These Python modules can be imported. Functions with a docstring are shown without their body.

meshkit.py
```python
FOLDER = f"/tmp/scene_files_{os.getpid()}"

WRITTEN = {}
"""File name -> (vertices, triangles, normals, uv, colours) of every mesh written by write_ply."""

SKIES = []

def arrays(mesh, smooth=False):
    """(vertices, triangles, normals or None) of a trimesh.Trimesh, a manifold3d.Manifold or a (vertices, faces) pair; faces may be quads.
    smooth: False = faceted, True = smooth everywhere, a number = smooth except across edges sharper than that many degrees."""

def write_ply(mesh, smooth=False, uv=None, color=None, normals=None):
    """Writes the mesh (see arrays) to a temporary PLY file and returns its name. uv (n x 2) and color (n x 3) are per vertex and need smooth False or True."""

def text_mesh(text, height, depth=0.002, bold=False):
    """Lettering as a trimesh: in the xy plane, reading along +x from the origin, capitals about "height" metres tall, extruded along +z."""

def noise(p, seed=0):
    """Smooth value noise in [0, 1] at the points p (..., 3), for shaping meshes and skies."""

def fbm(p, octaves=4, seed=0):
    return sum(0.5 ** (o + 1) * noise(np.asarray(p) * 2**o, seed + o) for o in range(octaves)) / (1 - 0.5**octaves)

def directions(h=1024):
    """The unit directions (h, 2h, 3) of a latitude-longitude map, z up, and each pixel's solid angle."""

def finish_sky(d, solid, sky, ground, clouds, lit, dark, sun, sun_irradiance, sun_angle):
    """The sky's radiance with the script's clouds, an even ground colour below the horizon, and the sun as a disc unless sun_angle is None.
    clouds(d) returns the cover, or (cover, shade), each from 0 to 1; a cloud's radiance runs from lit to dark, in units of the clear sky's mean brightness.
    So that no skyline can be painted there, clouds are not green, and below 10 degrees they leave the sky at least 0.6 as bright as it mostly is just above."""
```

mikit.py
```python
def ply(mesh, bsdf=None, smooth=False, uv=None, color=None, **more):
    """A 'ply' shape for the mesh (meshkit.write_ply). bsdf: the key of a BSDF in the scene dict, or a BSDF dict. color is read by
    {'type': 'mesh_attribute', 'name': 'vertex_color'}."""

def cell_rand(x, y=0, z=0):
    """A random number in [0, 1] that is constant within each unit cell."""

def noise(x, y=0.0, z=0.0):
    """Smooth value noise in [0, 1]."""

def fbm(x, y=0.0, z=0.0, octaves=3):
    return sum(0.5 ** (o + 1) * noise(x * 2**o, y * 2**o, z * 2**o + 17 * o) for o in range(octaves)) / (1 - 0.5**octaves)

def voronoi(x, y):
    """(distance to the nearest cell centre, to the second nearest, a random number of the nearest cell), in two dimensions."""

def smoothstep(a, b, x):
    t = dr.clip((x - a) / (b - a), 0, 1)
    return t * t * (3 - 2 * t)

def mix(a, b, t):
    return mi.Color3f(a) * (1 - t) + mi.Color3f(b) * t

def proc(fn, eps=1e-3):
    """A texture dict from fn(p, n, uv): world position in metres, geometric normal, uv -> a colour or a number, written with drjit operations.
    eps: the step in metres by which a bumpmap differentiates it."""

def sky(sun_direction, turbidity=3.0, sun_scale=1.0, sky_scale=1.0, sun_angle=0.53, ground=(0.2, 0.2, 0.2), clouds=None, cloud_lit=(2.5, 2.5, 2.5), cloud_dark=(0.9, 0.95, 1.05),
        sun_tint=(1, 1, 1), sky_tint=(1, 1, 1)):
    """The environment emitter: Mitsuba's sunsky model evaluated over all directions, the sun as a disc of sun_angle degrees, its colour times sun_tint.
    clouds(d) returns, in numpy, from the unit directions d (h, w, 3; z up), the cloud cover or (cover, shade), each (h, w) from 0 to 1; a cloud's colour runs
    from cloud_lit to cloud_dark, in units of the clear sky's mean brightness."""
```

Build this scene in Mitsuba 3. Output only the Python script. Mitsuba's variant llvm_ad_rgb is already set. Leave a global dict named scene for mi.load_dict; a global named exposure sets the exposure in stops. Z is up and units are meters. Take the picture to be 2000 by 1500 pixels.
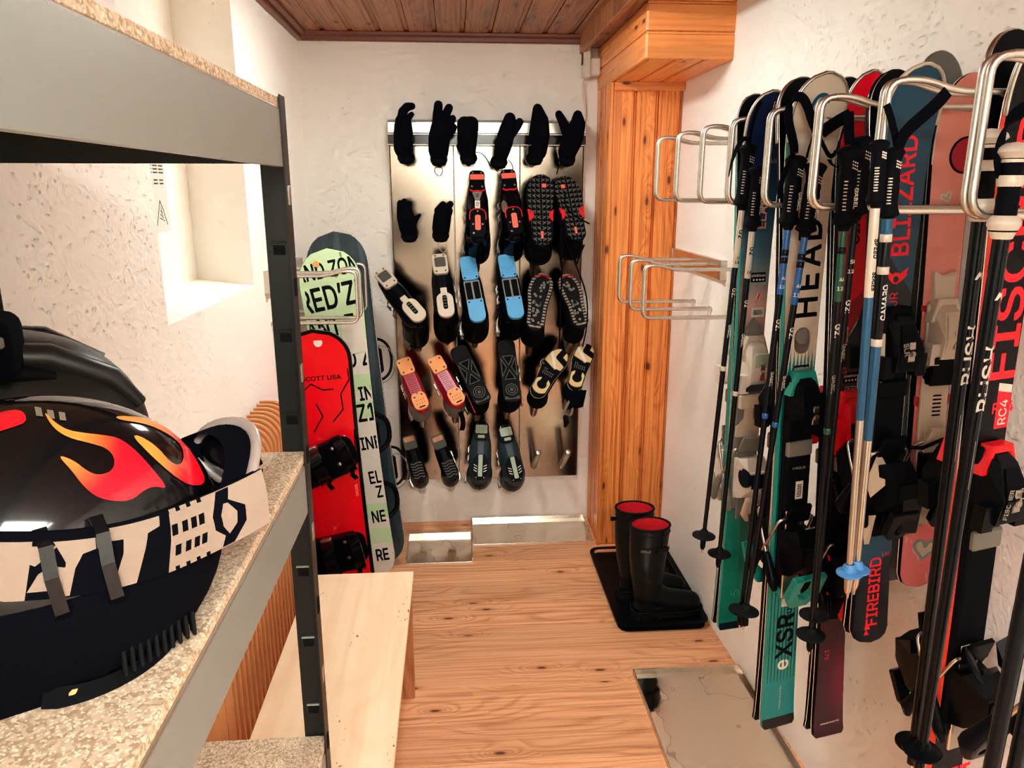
import math, random, glob
import numpy as np, trimesh, manifold3d as m3
import drjit as dr, mitsuba as mi
import mikit, meshkit
from mikit import proc, noise, fbm, voronoi, cell_rand, smoothstep, mix
from shapely.geometry import Polygon, LineString, Point, box as sbox
from shapely import affinity
from shapely.ops import unary_union

scene, labels = {'type': 'scene'}, {}
rng = random.Random(7)
T4 = mi.ScalarTransform4f

# ------------------------------------------------------------------ camera
PITCH, YAW = 0.250776, 0.0754529
EYE = np.array([0.0, 0.0, 1.65])
FWD = np.array([math.sin(YAW) * math.cos(PITCH), math.cos(YAW) * math.cos(PITCH), -math.sin(PITCH)])
scene['camera'] = {'type': 'perspective', 'fov': 2 * math.degrees(math.atan(1000 / 1483.4)), 'fov_axis': 'x', 'near_clip': 0.02, 'far_clip': 50.0,
                   'to_world': T4().look_at(origin=EYE.tolist(), target=(EYE + FWD).tolist(), up=[0, 0, 1])}
# ------------------------------------------------------------------ light and exposure
exposure = 1.17
LAMP_W, LAMP_RGB = 20.0, (1.0, 1.03, 0.975)
LAMPS = [((0.05, 2.36, 2.262), 0.15, 0.50, 1.72), ((0.22, -0.80, 2.262), 0.90, 0.50, 1.45)]   # centre, width, length, strength

# ------------------------------------------------------------------ helpers
def lin(r, g, b):
    return [((c / 255) / 12.92 if c <= 10 else ((c / 255 + 0.055) / 1.055) ** 2.4) for c in (r, g, b)]
def rgb(c):
    return {'type': 'rgb', 'value': list(map(float, c))}
def mat(name, c, rough=0.5, metallic=0.0, spec=0.5, coat=0.0, sheen=0.0, tex=None, bump=None, bscale=1.0, tint=True):
    b = {'type': 'principled', 'base_color': tex if tex else rgb(lin(*c) if tint else c), 'roughness': rough, 'metallic': metallic, 'specular': spec}
    if coat: b['clearcoat'] = coat; b['clearcoat_gloss'] = 0.95
    if sheen: b['sheen'] = sheen
    if bump: b = {'type': 'bumpmap', 'arbitrary': bump, 'scale': bscale, 'bsdf': b}
    scene[name] = {'type': 'twosided', 'bsdf': b}
    return name
def free(key):
    if key not in scene and key not in labels: return key
    i = 1
    while f'{key}_{i:03d}' in scene or f'{key}_{i:03d}' in labels: i += 1
    return f'{key}_{i:03d}'
def cat(*ms):
    ms = [m for m in (ms[0] if len(ms) == 1 and isinstance(ms[0], list) else ms)]
    return trimesh.util.concatenate([as_tri(m) for m in ms])
def as_tri(m):
    if hasattr(m, 'to_mesh'):
        q = m.to_mesh(); return trimesh.Trimesh(q.vert_properties[:, :3], q.tri_verts, process=False)
    return m
def put(m, M):
    m = as_tri(m).copy(); m.apply_transform(M); return m
class Frame:
    """An origin with three axes; every thing is modelled in one and set down in the room with it."""
    def __init__(s, o=(0, 0, 0), u=(1, 0, 0), v=(0, 1, 0)):
        u, v = np.array(u, float), np.array(v, float)
        u /= np.linalg.norm(u); v = v - u * (u @ v); v /= np.linalg.norm(v)
        s.M = np.eye(4); s.M[:3, 0], s.M[:3, 1], s.M[:3, 2], s.M[:3, 3] = u, v, np.cross(u, v), o
W0 = Frame()
class Thing:
    def __init__(s, name, label, category, frame=W0, group=None):
        s.key, s.M = free(name), frame.M
        labels[s.key] = {'label': label, 'category': category}
        if group: labels[s.key]['group'] = group
    def part(s, name, m, bsdf, smooth=False, under=None, label=None, uv=None, kind=None):
        key = free((under or s.key) + '__' + name)
        scene[key] = mikit.ply(put(m, s.M), bsdf, smooth, uv=uv)
        if label or kind:
            labels[key] = {}
            if label: labels[key]['label'] = label
            if kind: labels[key]['kind'] = kind
        return key
def single(name, m, bsdf, label, category, smooth=False, frame=W0, group=None, uv=None):
    key = free(name)
    scene[key] = mikit.ply(put(m, frame.M), bsdf, smooth, uv=uv)
    labels[key] = {'label': label, 'category': category}
    if group: labels[key]['group'] = group
    return key
def struct(name, m, bsdf, smooth=False, label=None):
    scene[name] = mikit.ply(as_tri(m), bsdf, smooth)
    labels[name] = {'kind': 'structure'}
    if label: labels[name]['label'] = label
    return name
def piece(parent, name, m, bsdf, smooth=False):
    key = free(parent + '__' + name)
    scene[key] = mikit.ply(as_tri(m), bsdf, smooth)
    return key
def hullp(p):
    return trimesh.convex.convex_hull(np.array(p, float))
def rbox(x0, x1, y0, y1, z0, z1, r=0.002):
    """A box with chamfered edges."""
    p = []
    for x, a in ((x0, 1), (x1, -1)):
        for y, b in ((y0, 1), (y1, -1)):
            for z, c in ((z0, 1), (z1, -1)):
                p += [(x + a * r, y + b * r, z), (x + a * r, y, z + c * r), (x, y + b * r, z + c * r)]
    return hullp(p)
def bx(c, s, r=0.002):
    return rbox(c[0] - s[0] / 2, c[0] + s[0] / 2, c[1] - s[1] / 2, c[1] + s[1] / 2, c[2] - s[2] / 2, c[2] + s[2] / 2, r)
def ext(poly, z0, z1, bev=0.0):
    """A polygon (points or shapely) extruded from z0 to z1, its upper edge bevelled."""
    if not hasattr(poly, 'geom_type'): poly = Polygon(poly)
    out = []
    for g in getattr(poly, 'geoms', [poly]):
        if g.is_empty or g.area < 1e-9: continue
        rings = [np.array(g.exterior.coords)[:-1]] + [np.array(i.coords)[:-1] for i in g.interiors]
        cs = m3.CrossSection(rings, m3.FillRule.EvenOdd)
        if bev:
            top = cs.offset(-bev, m3.JoinType.Round)
            a = m3.Manifold.extrude(cs, z1 - z0 - bev).translate((0, 0, z0))
            if not top.is_empty():
                h = m3.Manifold.extrude(top, z1 - z0).translate((0, 0, z0))
                mid = m3.Manifold.extrude(cs.offset(-bev * 0.3, m3.JoinType.Round), z1 - z0 - bev * 0.35).translate((0, 0, z0))
                a = a + mid + h
            out.append(as_tri(a))
        else:
            out.append(as_tri(m3.Manifold.extrude(cs, z1 - z0).translate((0, 0, z0))))
    return trimesh.util.concatenate(out)
def fillet(pts, r, n=5):
    """A polyline with its corners rounded."""
    pts = [np.array(p, float) for p in pts]
    out = [pts[0]]
    for a, b, c in zip(pts, pts[1:], pts[2:]):
        d0, d1 = a - b, c - b
        l0, l1 = np.linalg.norm(d0), np.linalg.norm(d1)
        q = min(r, 0.49 * l0, 0.49 * l1)
        p0, p1 = b + d0 / l0 * q, b + d1 / l1 * q
        for t in np.linspace(0, 1, n):
            out.append((1 - t) ** 2 * p0 + 2 * t * (1 - t) * b + t * t * p1)
    out.append(pts[-1])
    return np.array(out)
def tube(path, r, n=10, cap=True):
    """A swept tube; r is a number or one per point; flat = (ru, rv) pairs are allowed."""
    p = np.array(path, float)
    t = np.gradient(p, axis=0); t /= np.linalg.norm(t, axis=1, keepdims=True) + 1e-12
    a = np.cross(t[0], [0.0, 0, 1.0] if abs(t[0][2]) < 0.9 else [1.0, 0, 0]); a /= np.linalg.norm(a)
    r = np.broadcast_to(np.asarray(r, float), (len(p),)) if np.ndim(r) < 2 else np.asarray(r, float)
    v, ang = [], np.arange(n) * 2 * math.pi / n
    for i in range(len(p)):
        a = a - t[i] * (a @ t[i]); a /= np.linalg.norm(a); b = np.cross(t[i], a)
        ra, rb = (r[i], r[i]) if np.ndim(r[i]) == 0 else r[i]
        v.append(p[i] + np.outer(np.cos(ang) * ra, a) + np.outer(np.sin(ang) * rb, b))
    f, k = [], len(p)
    for i in range(k - 1):
        for j in range(n):
            q = (i * n + j, i * n + (j + 1) % n, (i + 1) * n + (j + 1) % n, (i + 1) * n + j)
            f += [(q[0], q[1], q[2]), (q[0], q[2], q[3])]
    v = np.vstack(v)
    if cap:
        c0, c1 = len(v), len(v) + 1
        v = np.vstack([v, p[0], p[-1]])
        f += [(c0, (j + 1) % n, j) for j in range(n)] + [(c1, (k - 1) * n + j, (k - 1) * n + (j + 1) % n) for j in range(n)]
    return trimesh.Trimesh(v, f, process=False)
def ribbon(path, width_dir, w, th=0.0015):
    """A flat strap along a path."""
    p, d = np.array(path, float), np.array(width_dir, float)
    t = np.gradient(p, axis=0); t /= np.linalg.norm(t, axis=1, keepdims=True) + 1e-12
    d = d - t * (t @ d)[:, None]; d /= np.linalg.norm(d, axis=1, keepdims=True) + 1e-12
    n = np.cross(t, d); k = len(p)
    v = np.vstack([p - d * w / 2 - n * th / 2, p + d * w / 2 - n * th / 2, p + d * w / 2 + n * th / 2, p - d * w / 2 + n * th / 2])
    f = []
    for c in range(4):
        e = (c + 1) % 4
        for i in range(k - 1):
            f += [(c * k + i, e * k + i, e * k + i + 1), (c * k + i, e * k + i + 1, c * k + i + 1)]
    f += [(0, 2 * k, k), (0, 3 * k, 2 * k), (k - 1, 2 * k - 1, 3 * k - 1), (k - 1, 3 * k - 1, 4 * k - 1)]
    m = trimesh.Trimesh(v, f, process=False); return m
def spline(pts, n=24):
    from scipy.interpolate import CubicSpline
    pts = np.array(pts, float)
    d = np.r_[0, np.cumsum(np.linalg.norm(np.diff(pts, axis=0), axis=1))]
    return CubicSpline(d, pts)(np.linspace(0, d[-1], n))
def lathe(prof, n=24):
    """Profile of (radius, z), turned about z."""
    p = np.array(prof, float); ang = np.arange(n) * 2 * math.pi / n; k = len(p)
    v = np.vstack([np.c_[np.cos(ang) * r, np.sin(ang) * r, np.full(n, z)] for r, z in p]); f = []
    for i in range(k - 1):
        for j in range(n):
            a, b, c, d = i * n + j, i * n + (j + 1) % n, (i + 1) * n + (j + 1) % n, (i + 1) * n + j
            f += [(a, b, c), (a, c, d)]
    m = trimesh.Trimesh(v, f); m.update_faces(m.nondegenerate_faces()); return m
def loft(rings, cap0=True, cap1=True):
    """Closed rings of equal point count joined to a skin."""
    n, k = len(rings[0]), len(rings); v = np.vstack(rings); f = []
    for i in range(k - 1):
        for j in range(n):
            a, b, c, d = i * n + j, i * n + (j + 1) % n, (i + 1) * n + (j + 1) % n, (i + 1) * n + j
            f += [(a, b, c), (a, c, d)]
    if cap0:
        v = np.vstack([v, np.mean(rings[0], 0)]); f += [(len(v) - 1, (j + 1) % n, j) for j in range(n)]
    if cap1:
        v = np.vstack([v, np.mean(rings[-1], 0)]); f += [(len(v) - 1, (k - 1) * n + j, (k - 1) * n + (j + 1) % n) for j in range(n)]
    return trimesh.Trimesh(v, f, process=False)
def ball(p, r, s=16):
    return m3.Manifold.sphere(r, s).translate(tuple(map(float, p)))
def chain(js, s=16):
    """Bones: the hull of the balls at neighbouring joints ((x, y, z, r), ...), joined."""
    b = [ball(j[:3], j[3], s) for j in js]
    if len(b) == 1: return b[0]
    return m3.Manifold.batch_boolean([m3.Manifold.batch_hull([p, q]) for p, q in zip(b, b[1:])], m3.OpType.Add)
def blend(mans, edge=0.008, it=8):
    """Solids joined to one skin and smoothed."""
    m = as_tri(m3.Manifold.batch_boolean(mans, m3.OpType.Add).refine_to_length(edge))
    m = trimesh.Trimesh(m.vertices, m.faces, process=True)
    trimesh.smoothing.filter_taubin(m, iterations=it); return m
def wr(text, h, cx=0, cy=0, deg=0, z=0.0, depth=0.0006, bold=False, sx=1.0, left=False):
    """Lettering of cap height h, centred on (cx, cy) and turned by deg in the plane."""
    m = meshkit.text_mesh(text, h, depth, bold)
    lo, hi = m.bounds
    m.apply_translation([0 if left else -(lo[0] + hi[0]) / 2, -h / 2, 0])
    m.apply_scale([sx, 1, 1])
    m.apply_transform(trimesh.transformations.rotation_matrix(math.radians(deg), [0, 0, 1]))
    m.apply_translation([cx, cy, z]); return m
def disc(c, r, z0, z1, n=16, bev=0.0):
    return ext(Point(*c).buffer(r, n // 4), z0, z1, bev)
def wrap(m, r):
    """Flat lettering rolled on to a rod of radius r whose axis is y."""
    m = m.copy(); q = np.array(m.vertices); a = q[:, 0] / r; d = r + q[:, 2]
    m.vertices = np.c_[d * np.sin(a), q[:, 1], d * np.cos(a)]; return m
def line2(pts, w):
    return LineString(pts).buffer(w / 2, 4, cap_style=2, join_style=1)

# ------------------------------------------------------------------ materials
def wall_bump(p, n, uv):
    return 0.0026 * fbm(p.x * 125, p.y * 125, p.z * 125, 2) + 0.004 * fbm(p.x * 7, p.y * 6, p.z * 6, 2) - 0.0030 * smoothstep(0.76, 0.84, noise(p.x * 110, p.y * 110, p.z * 110))
def wall_col(p, n, uv):
    k = fbm(p.x * 5, p.y * 5, p.z * 5, 3)
    s = smoothstep(0.84, 0.88, noise(p.x * 75 + 9, p.y * 75, p.z * 75)) * smoothstep(0.62, 0.74, fbm(p.x * 5 + 3, p.y * 5, p.z * 5, 2))
    return mix(mix((0.855, 0.82, 0.755), (0.805, 0.765, 0.695), k), (0.50, 0.43, 0.35), s * 0.6)
mat('plaster', None, 0.9, spec=0.2, tex=proc(wall_col), bump=proc(wall_bump, 1.2e-3))
def wood(along, across, seed, light, dark, knot, ring=1.0, knots=1.0, streak=0.5, vein=0.6):
    """Sawn wood: streaks along the grain, cathedral rings and knots."""
    r = cell_rand(seed, 3)
    w = fbm(along * 1.5 + r * 31, across * 6 + r * 17, 2.0, 3)
    g = fbm(along * 3 + r * 50, across * 150, r * 9, 3)
    kx, ky = along * 3.3 + r * 13, across * 9 + r * 7
    d1, d2, kr = voronoi(kx, ky)
    on = smoothstep(1 - 0.55 * knots, 1 - 0.5 * knots, kr)
    dk = dr.sqrt(dr.square(d1) + 1e-6)
    pull = dr.exp(-dk * 6) * on
    rings = 0.5 + 0.5 * dr.sin((across * 55 + w * 14 * ring + pull * 14) * 3.1)
    c = mix(light, dark, dr.clip(streak * smoothstep(0.35, 0.75, g) + vein * rings * rings * rings * smoothstep(0.35, 0.6, w), 0, 1))
    c = c * (0.86 + 0.28 * r)
    kn = smoothstep(0.085, 0.03, dk * (0.85 + 0.3 * noise(along * 70, across * 70, r * 7))) * on
    return mix(mix(c, dark, smoothstep(0.20, 0.06, dk) * on * 0.55), knot, kn)
def floor_col(p, n, uv):
    return wood(p.x, p.y, dr.floor((p.y - 1.905) / 0.18 + 20), (0.76, 0.375, 0.190), (0.46, 0.175, 0.072), (0.11, 0.036, 0.016), knots=0.75, streak=0.6, vein=0.5)
mat('laminate', None, 0.42, spec=0.4, tex=proc(floor_col))
def pine_v(p, n, uv):   # upright boards
    return wood(p.z, p.x + p.y * 0.9, dr.floor(p.x * 10.0) + dr.floor(p.y * 9.0) * 7, (0.80, 0.285, 0.070), (0.46, 0.105, 0.018), (0.11, 0.022, 0.007), knots=1.15, streak=0.75, vein=0.45)
mat('pine_upright', None, 0.38, spec=0.4, tex=proc(pine_v))
def pine_h(p, n, uv):   # lying boards of the boxed-in beam
    a = dr.select(dr.abs(n.y) > 0.7, p.x, p.y); b = dr.select(dr.abs(n.z) > 0.7, p.x, p.z)
    return wood(a, b * 1.0 + 0.3, dr.floor(b * 11.3) + 40, (0.74, 0.265, 0.072), (0.50, 0.135, 0.030), (0.11, 0.024, 0.008), knots=0.9, streak=0.5, vein=0.35)
mat('pine_lying', None, 0.38, spec=0.4, tex=proc(pine_h))
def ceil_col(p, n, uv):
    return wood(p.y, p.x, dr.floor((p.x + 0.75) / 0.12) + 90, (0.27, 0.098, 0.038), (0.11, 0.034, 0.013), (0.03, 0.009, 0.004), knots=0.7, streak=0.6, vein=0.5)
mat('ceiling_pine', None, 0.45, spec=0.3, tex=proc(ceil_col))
mat('dark_trim', (92, 40, 20), 0.4)
def ply_col(p, n, uv):
    c = wood(p.y * 0.6, p.x * 0.35, 5, (0.85, 0.67, 0.455), (0.77, 0.555, 0.345), (0.30, 0.15, 0.06), ring=2.2, knots=0.0, streak=0.6, vein=0.7)
    k = smoothstep(0.86, 0.92, noise(p.x * 150, p.y * 110, 3.0)) * smoothstep(0.66, 0.78, noise(p.x * 14, p.y * 9, 8.0))
    return mix(c, (0.25, 0.12, 0.05), k)
mat('plywood', None, 0.45, spec=0.35, tex=proc(ply_col))
mat('bench_leg', None, 0.45, spec=0.35, tex=proc(lambda p, n, uv: wood(p.z, p.x + p.y, 11, (0.42, 0.165, 0.070), (0.26, 0.085, 0.032), (0.1, 0.03, 0.01), knots=0.0)))
def chip_col(p, n, uv):
    d1, d2, r = voronoi((p.x + p.z) * 260, p.y * 260 + p.z * 160)
    e1, e2, q = voronoi((p.x + p.z) * 520 + 5, p.y * 520)
    c = mix((0.52, 0.395, 0.275), (0.32, 0.215, 0.128), smoothstep(0.25, 0.95, r))
    c = mix(c, (0.74, 0.62, 0.475), smoothstep(0.72, 0.82, q) * 0.8)
    return mix(c, (0.26, 0.15, 0.08), smoothstep(0.95, 0.98, q) * 0.7)
mat('chipboard', None, 0.85, spec=0.2, tex=proc(chip_col))
mat('shelf_steel', (140, 144, 138), 0.42, metallic=0.35, spec=0.5)
mat('post_steel', (30, 31, 30), 0.38, metallic=0.4, spec=0.2)
mat('slot_black', (4, 4, 5), 0.8, spec=0.1)
scene['brushed_steel'] = {'type': 'twosided', 'bsdf': {'type': 'roughconductor', 'material': 'none', 'alpha': 0.030, 'specular_reflectance': rgb((0.31, 0.265, 0.215)), 'distribution': 'beckmann'}}
scene['rod_steel'] = {'type': 'twosided', 'bsdf': {'type': 'roughconductor', 'material': 'none', 'alpha': 0.15, 'specular_reflectance': rgb((0.60, 0.55, 0.48)), 'distribution': 'ggx'}}
scene['mirror_steel'] = {'type': 'twosided', 'bsdf': {'type': 'roughconductor', 'material': 'none', 'alpha': 0.07, 'specular_reflectance': rgb((0.68, 0.60, 0.52)), 'distribution': 'ggx'}}
def tray_rough(p, n, uv):   # dried water marks on the drip trays
    return 0.04 + 0.22 * smoothstep(0.50, 0.56, fbm(p.x * 7 + 4, p.y * 5, 0.0, 4))
def tray_col(p, n, uv):
    f = fbm(p.x * 7 + 4, p.y * 5, 0.0, 4)
    e = smoothstep(0.010, 0.002, dr.abs(f - 0.53))
    return mix((0.78, 0.70, 0.60), (0.25, 0.21, 0.17), e * 0.6)
scene['tray_steel'] = {'type': 'twosided', 'bsdf': {'type': 'principled', 'base_color': proc(tray_col), 'roughness': proc(tray_rough), 'metallic': 1.0}}
for nm, c, r in (('black_plastic', (5, 7, 10), 0.32), ('black_matte', (5, 6, 9), 0.7), ('black_gloss', (3, 4, 7), 0.14), ('black_fabric', (3, 4, 9), 0.95), ('grey_rubber', (62, 60, 54), 0.75),
                 ('dark_rubber', (16, 17, 18), 0.6), ('white_plastic', (200, 188, 172), 0.4), ('cream_plastic', (182, 167, 145), 0.45), ('red_plastic', (214, 16, 26), 0.32), ('bright_red', (232, 14, 30), 0.3),
                 ('coral', (240, 92, 70), 0.45), ('blue_sole', (66, 140, 186), 0.5), ('orange_sole', (232, 150, 88), 0.55), ('dark_red', (150, 14, 38), 0.3), ('teal_grey', (30, 44, 50), 0.45),
                 ('pale_green', (150, 165, 145), 0.5), ('teal', (20, 120, 108), 0.3), ('navy_black', (10, 16, 28), 0.35), ('white_print', (204, 196, 184), 0.5), ('black_print', (6, 8, 12), 0.45), ('red_print', (225, 24, 40), 0.45),
                 ('pink_print', (226, 150, 130), 0.5), ('blue_pole', (24, 74, 128), 0.25), ('green_pole', (6, 66, 48), 0.25), ('black_pole', (5, 7, 10), 0.22), ('white_pole', (188, 176, 158), 0.3),
                 ('blue_basket', (62, 120, 176), 0.55), ('petrol_pole', (16, 62, 88), 0.3), ('orange_line', (236, 66, 44), 0.4), ('grey_plastic', (96, 92, 84), 0.45), ('paper', (205, 200, 192), 0.8), ('paper_print', (70, 66, 62), 0.9),
                 ('wood_sole_tan', (196, 168, 118), 0.7), ('grey_print', (120, 112, 98), 0.5), ('red_lining', (196, 18, 32), 0.8), ('cable_white', (205, 195, 180), 0.5)):
    mat(nm, c, r, spec=(0.04 if r >= 0.3 else 0.14) if max(c) < 30 else 0.35)
mat('chrome', (190, 182, 170), 0.25, metallic=1.0)
mat('copper_paint', (214, 150, 98), 0.38, metallic=0.25)
mat('radiator_gap', (70, 32, 14), 0.7)
mat('rail_dark', (14, 13, 14), 0.12, metallic=0.6)
mat('wellington_rubber', (9, 12, 13), 0.36, spec=0.10)
mat('red_board', (226, 8, 26), 0.16, spec=0.4)
def green_board(p, n, uv):
    band = dr.floor(uv.y * 9.0 + 0.35); r = cell_rand(band, 5)
    t = uv.y * 9.0 + 0.35 - band
    white = dr.select((uv.y < 1.06) & ((r > 0.45) | (t > 0.62)), 1.0, 0.0)
    g = mix((0.46, 0.62, 0.36), (0.64, 0.61, 0.53), white)
    return mix(g, (0.05, 0.07, 0.06), smoothstep(0.80, 0.86, fbm(uv.x * 40, uv.y * 30, 0.0, 3)) * 0.8)
mat('green_board', None, 0.35, spec=0.4, tex=proc(green_board))
mat('helmet_black', (3, 4, 7), 0.07, spec=0.30, coat=0.35)
mat('helmet_matt', (22, 22, 21), 0.36, spec=0.35)
mat('strap_cream', (134, 117, 104), 0.9, spec=0.1)
mat('goggle_white', (152, 138, 132), 0.32)
mat('lens_dark', (6, 5, 8), 0.12, spec=0.12)
mat('binding_black', (4, 6, 9), 0.26, spec=0.09)
mat('heart_teal', (92, 118, 116), 0.4)
mat('dark_grey_base', (62, 60, 54), 0.4)

# ------------------------------------------------------------------ the room
XL, YB, ZC = -0.66, 3.62, 2.31
def wall_x(y):   # the right wall runs slightly outwards towards the camera
    return 0.967 + 0.041 * max(0.0, 2.7 - y)
wr_pts = [(wall_x(3.72), 3.72), (wall_x(2.7), 2.7), (wall_x(-1.1), -1.1), (1.35, -1.1), (1.35, 3.72)]
struct('wall_right', ext(wr_pts, -0.05, 2.4), 'plaster')
struct('wall_back', rbox(-1.1, 1.35, YB, YB + 0.1, -0.05, 2.4, 0.001), 'plaster')
struct('wall_front', rbox(-1.1, 1.35, -1.2, -1.1, -0.05, 2.4, 0.001), 'plaster')
def yz(poly, x0, x1):   # polygon in (y, z) as a slab in x
    m = ext(poly, 0, x1 - x0)
    m.apply_transform(np.array([[0, 0, 1, x0], [1, 0, 0, 0], [0, 1, 0, 0], [0, 0, 0, 1.0]])); return m
NY0, NY1, NZ0, NZ1, XN = 1.79, 2.555, 1.345, 2.26, -0.885
hole = sbox(NY0, NZ0, NY1, NZ1)
slab = m3.Manifold(m3.Mesh(np.array(rbox(-0.92, XL, -1.1, YB + 0.02, -0.05, 2.4, 0.001).vertices, np.float32), np.array(rbox(-0.92, XL, -1.1, YB + 0.02, -0.05, 2.4, 0.001).faces, np.uint32)))
cut = m3.Manifold.hull_points(np.array([(XL + 0.01, NY0, NZ0), (XL + 0.01, NY1, NZ0), (XL + 0.01, NY0, NZ1), (XL + 0.01, NY1, NZ1), (XL, NY0, NZ0), (XL, NY1, NZ0),
                                        (XN, NY0 - 0.10, NZ0 + 0.004), (XN, NY1 + 0.15, NZ0 + 0.004), (XN, NY0 - 0.10, NZ1 + 0.04), (XN, NY1 + 0.15, NZ1 + 0.04)]))
struct('wall_left', as_tri(slab - cut), 'plaster', label='white plaster wall with a deep splayed window niche')
# floor: laminate boards running from wall to wall
struct('floor', rbox(-1.0, 1.3, -1.15, 3.7, -0.06, -0.009, 0.001), 'slot_black')
y = 1.905 - 0.18 * 17
k = 0
while y < YB:
    y1 = min(y + 0.18, YB)
    cuts = [-0.66, [-0.30, 0.52, 0.05, -0.48][k % 4] if False else 1.16]
    for a, b in zip(cuts, cuts[1:]):
        piece('floor', 'board', rbox(a, b, y + 0.0006, y1 - 0.0006, -0.009, 0.0, 0.0012), 'laminate')
    y = y1; k += 1
# ceiling: tongue-and-groove boards with a dark moulding round them
struct('ceiling', rbox(-1.0, 1.3, -1.15, 3.7, ZC + 0.012, ZC + 0.08, 0.001), 'slot_black')
x = -0.66
while x < 1.1:
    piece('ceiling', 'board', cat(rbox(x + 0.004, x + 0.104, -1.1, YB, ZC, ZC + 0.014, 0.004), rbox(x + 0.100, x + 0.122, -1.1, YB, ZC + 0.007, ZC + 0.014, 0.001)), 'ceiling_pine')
    x += 0.12
struct('trim_1', cat(rbox(XL, 0.66, YB - 0.022, YB, ZC - 0.036, ZC + 0.004, 0.004), rbox(XL, 0.66, YB - 0.045, YB - 0.02, ZC - 0.018, ZC + 0.004, 0.006)), 'dark_trim', label='dark wooden moulding above the back wall')
struct('trim_2', cat(rbox(XL, XL + 0.022, -1.1, YB, ZC - 0.036, ZC + 0.004, 0.004), rbox(XL + 0.02, XL + 0.045, -1.1, YB, ZC - 0.018, ZC + 0.004, 0.006)), 'dark_trim', label='dark wooden moulding above the left wall')
struct('trim_3', cat(rbox(0.575, 0.60, -1.1, YB, ZC - 0.075, ZC + 0.004, 0.004), rbox(0.60, 0.667, -1.1, YB, ZC - 0.05, ZC + 0.004, 0.004)), 'ceiling_pine', label='dark wooden rail between ceiling boards and boxed-in beam')
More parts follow.
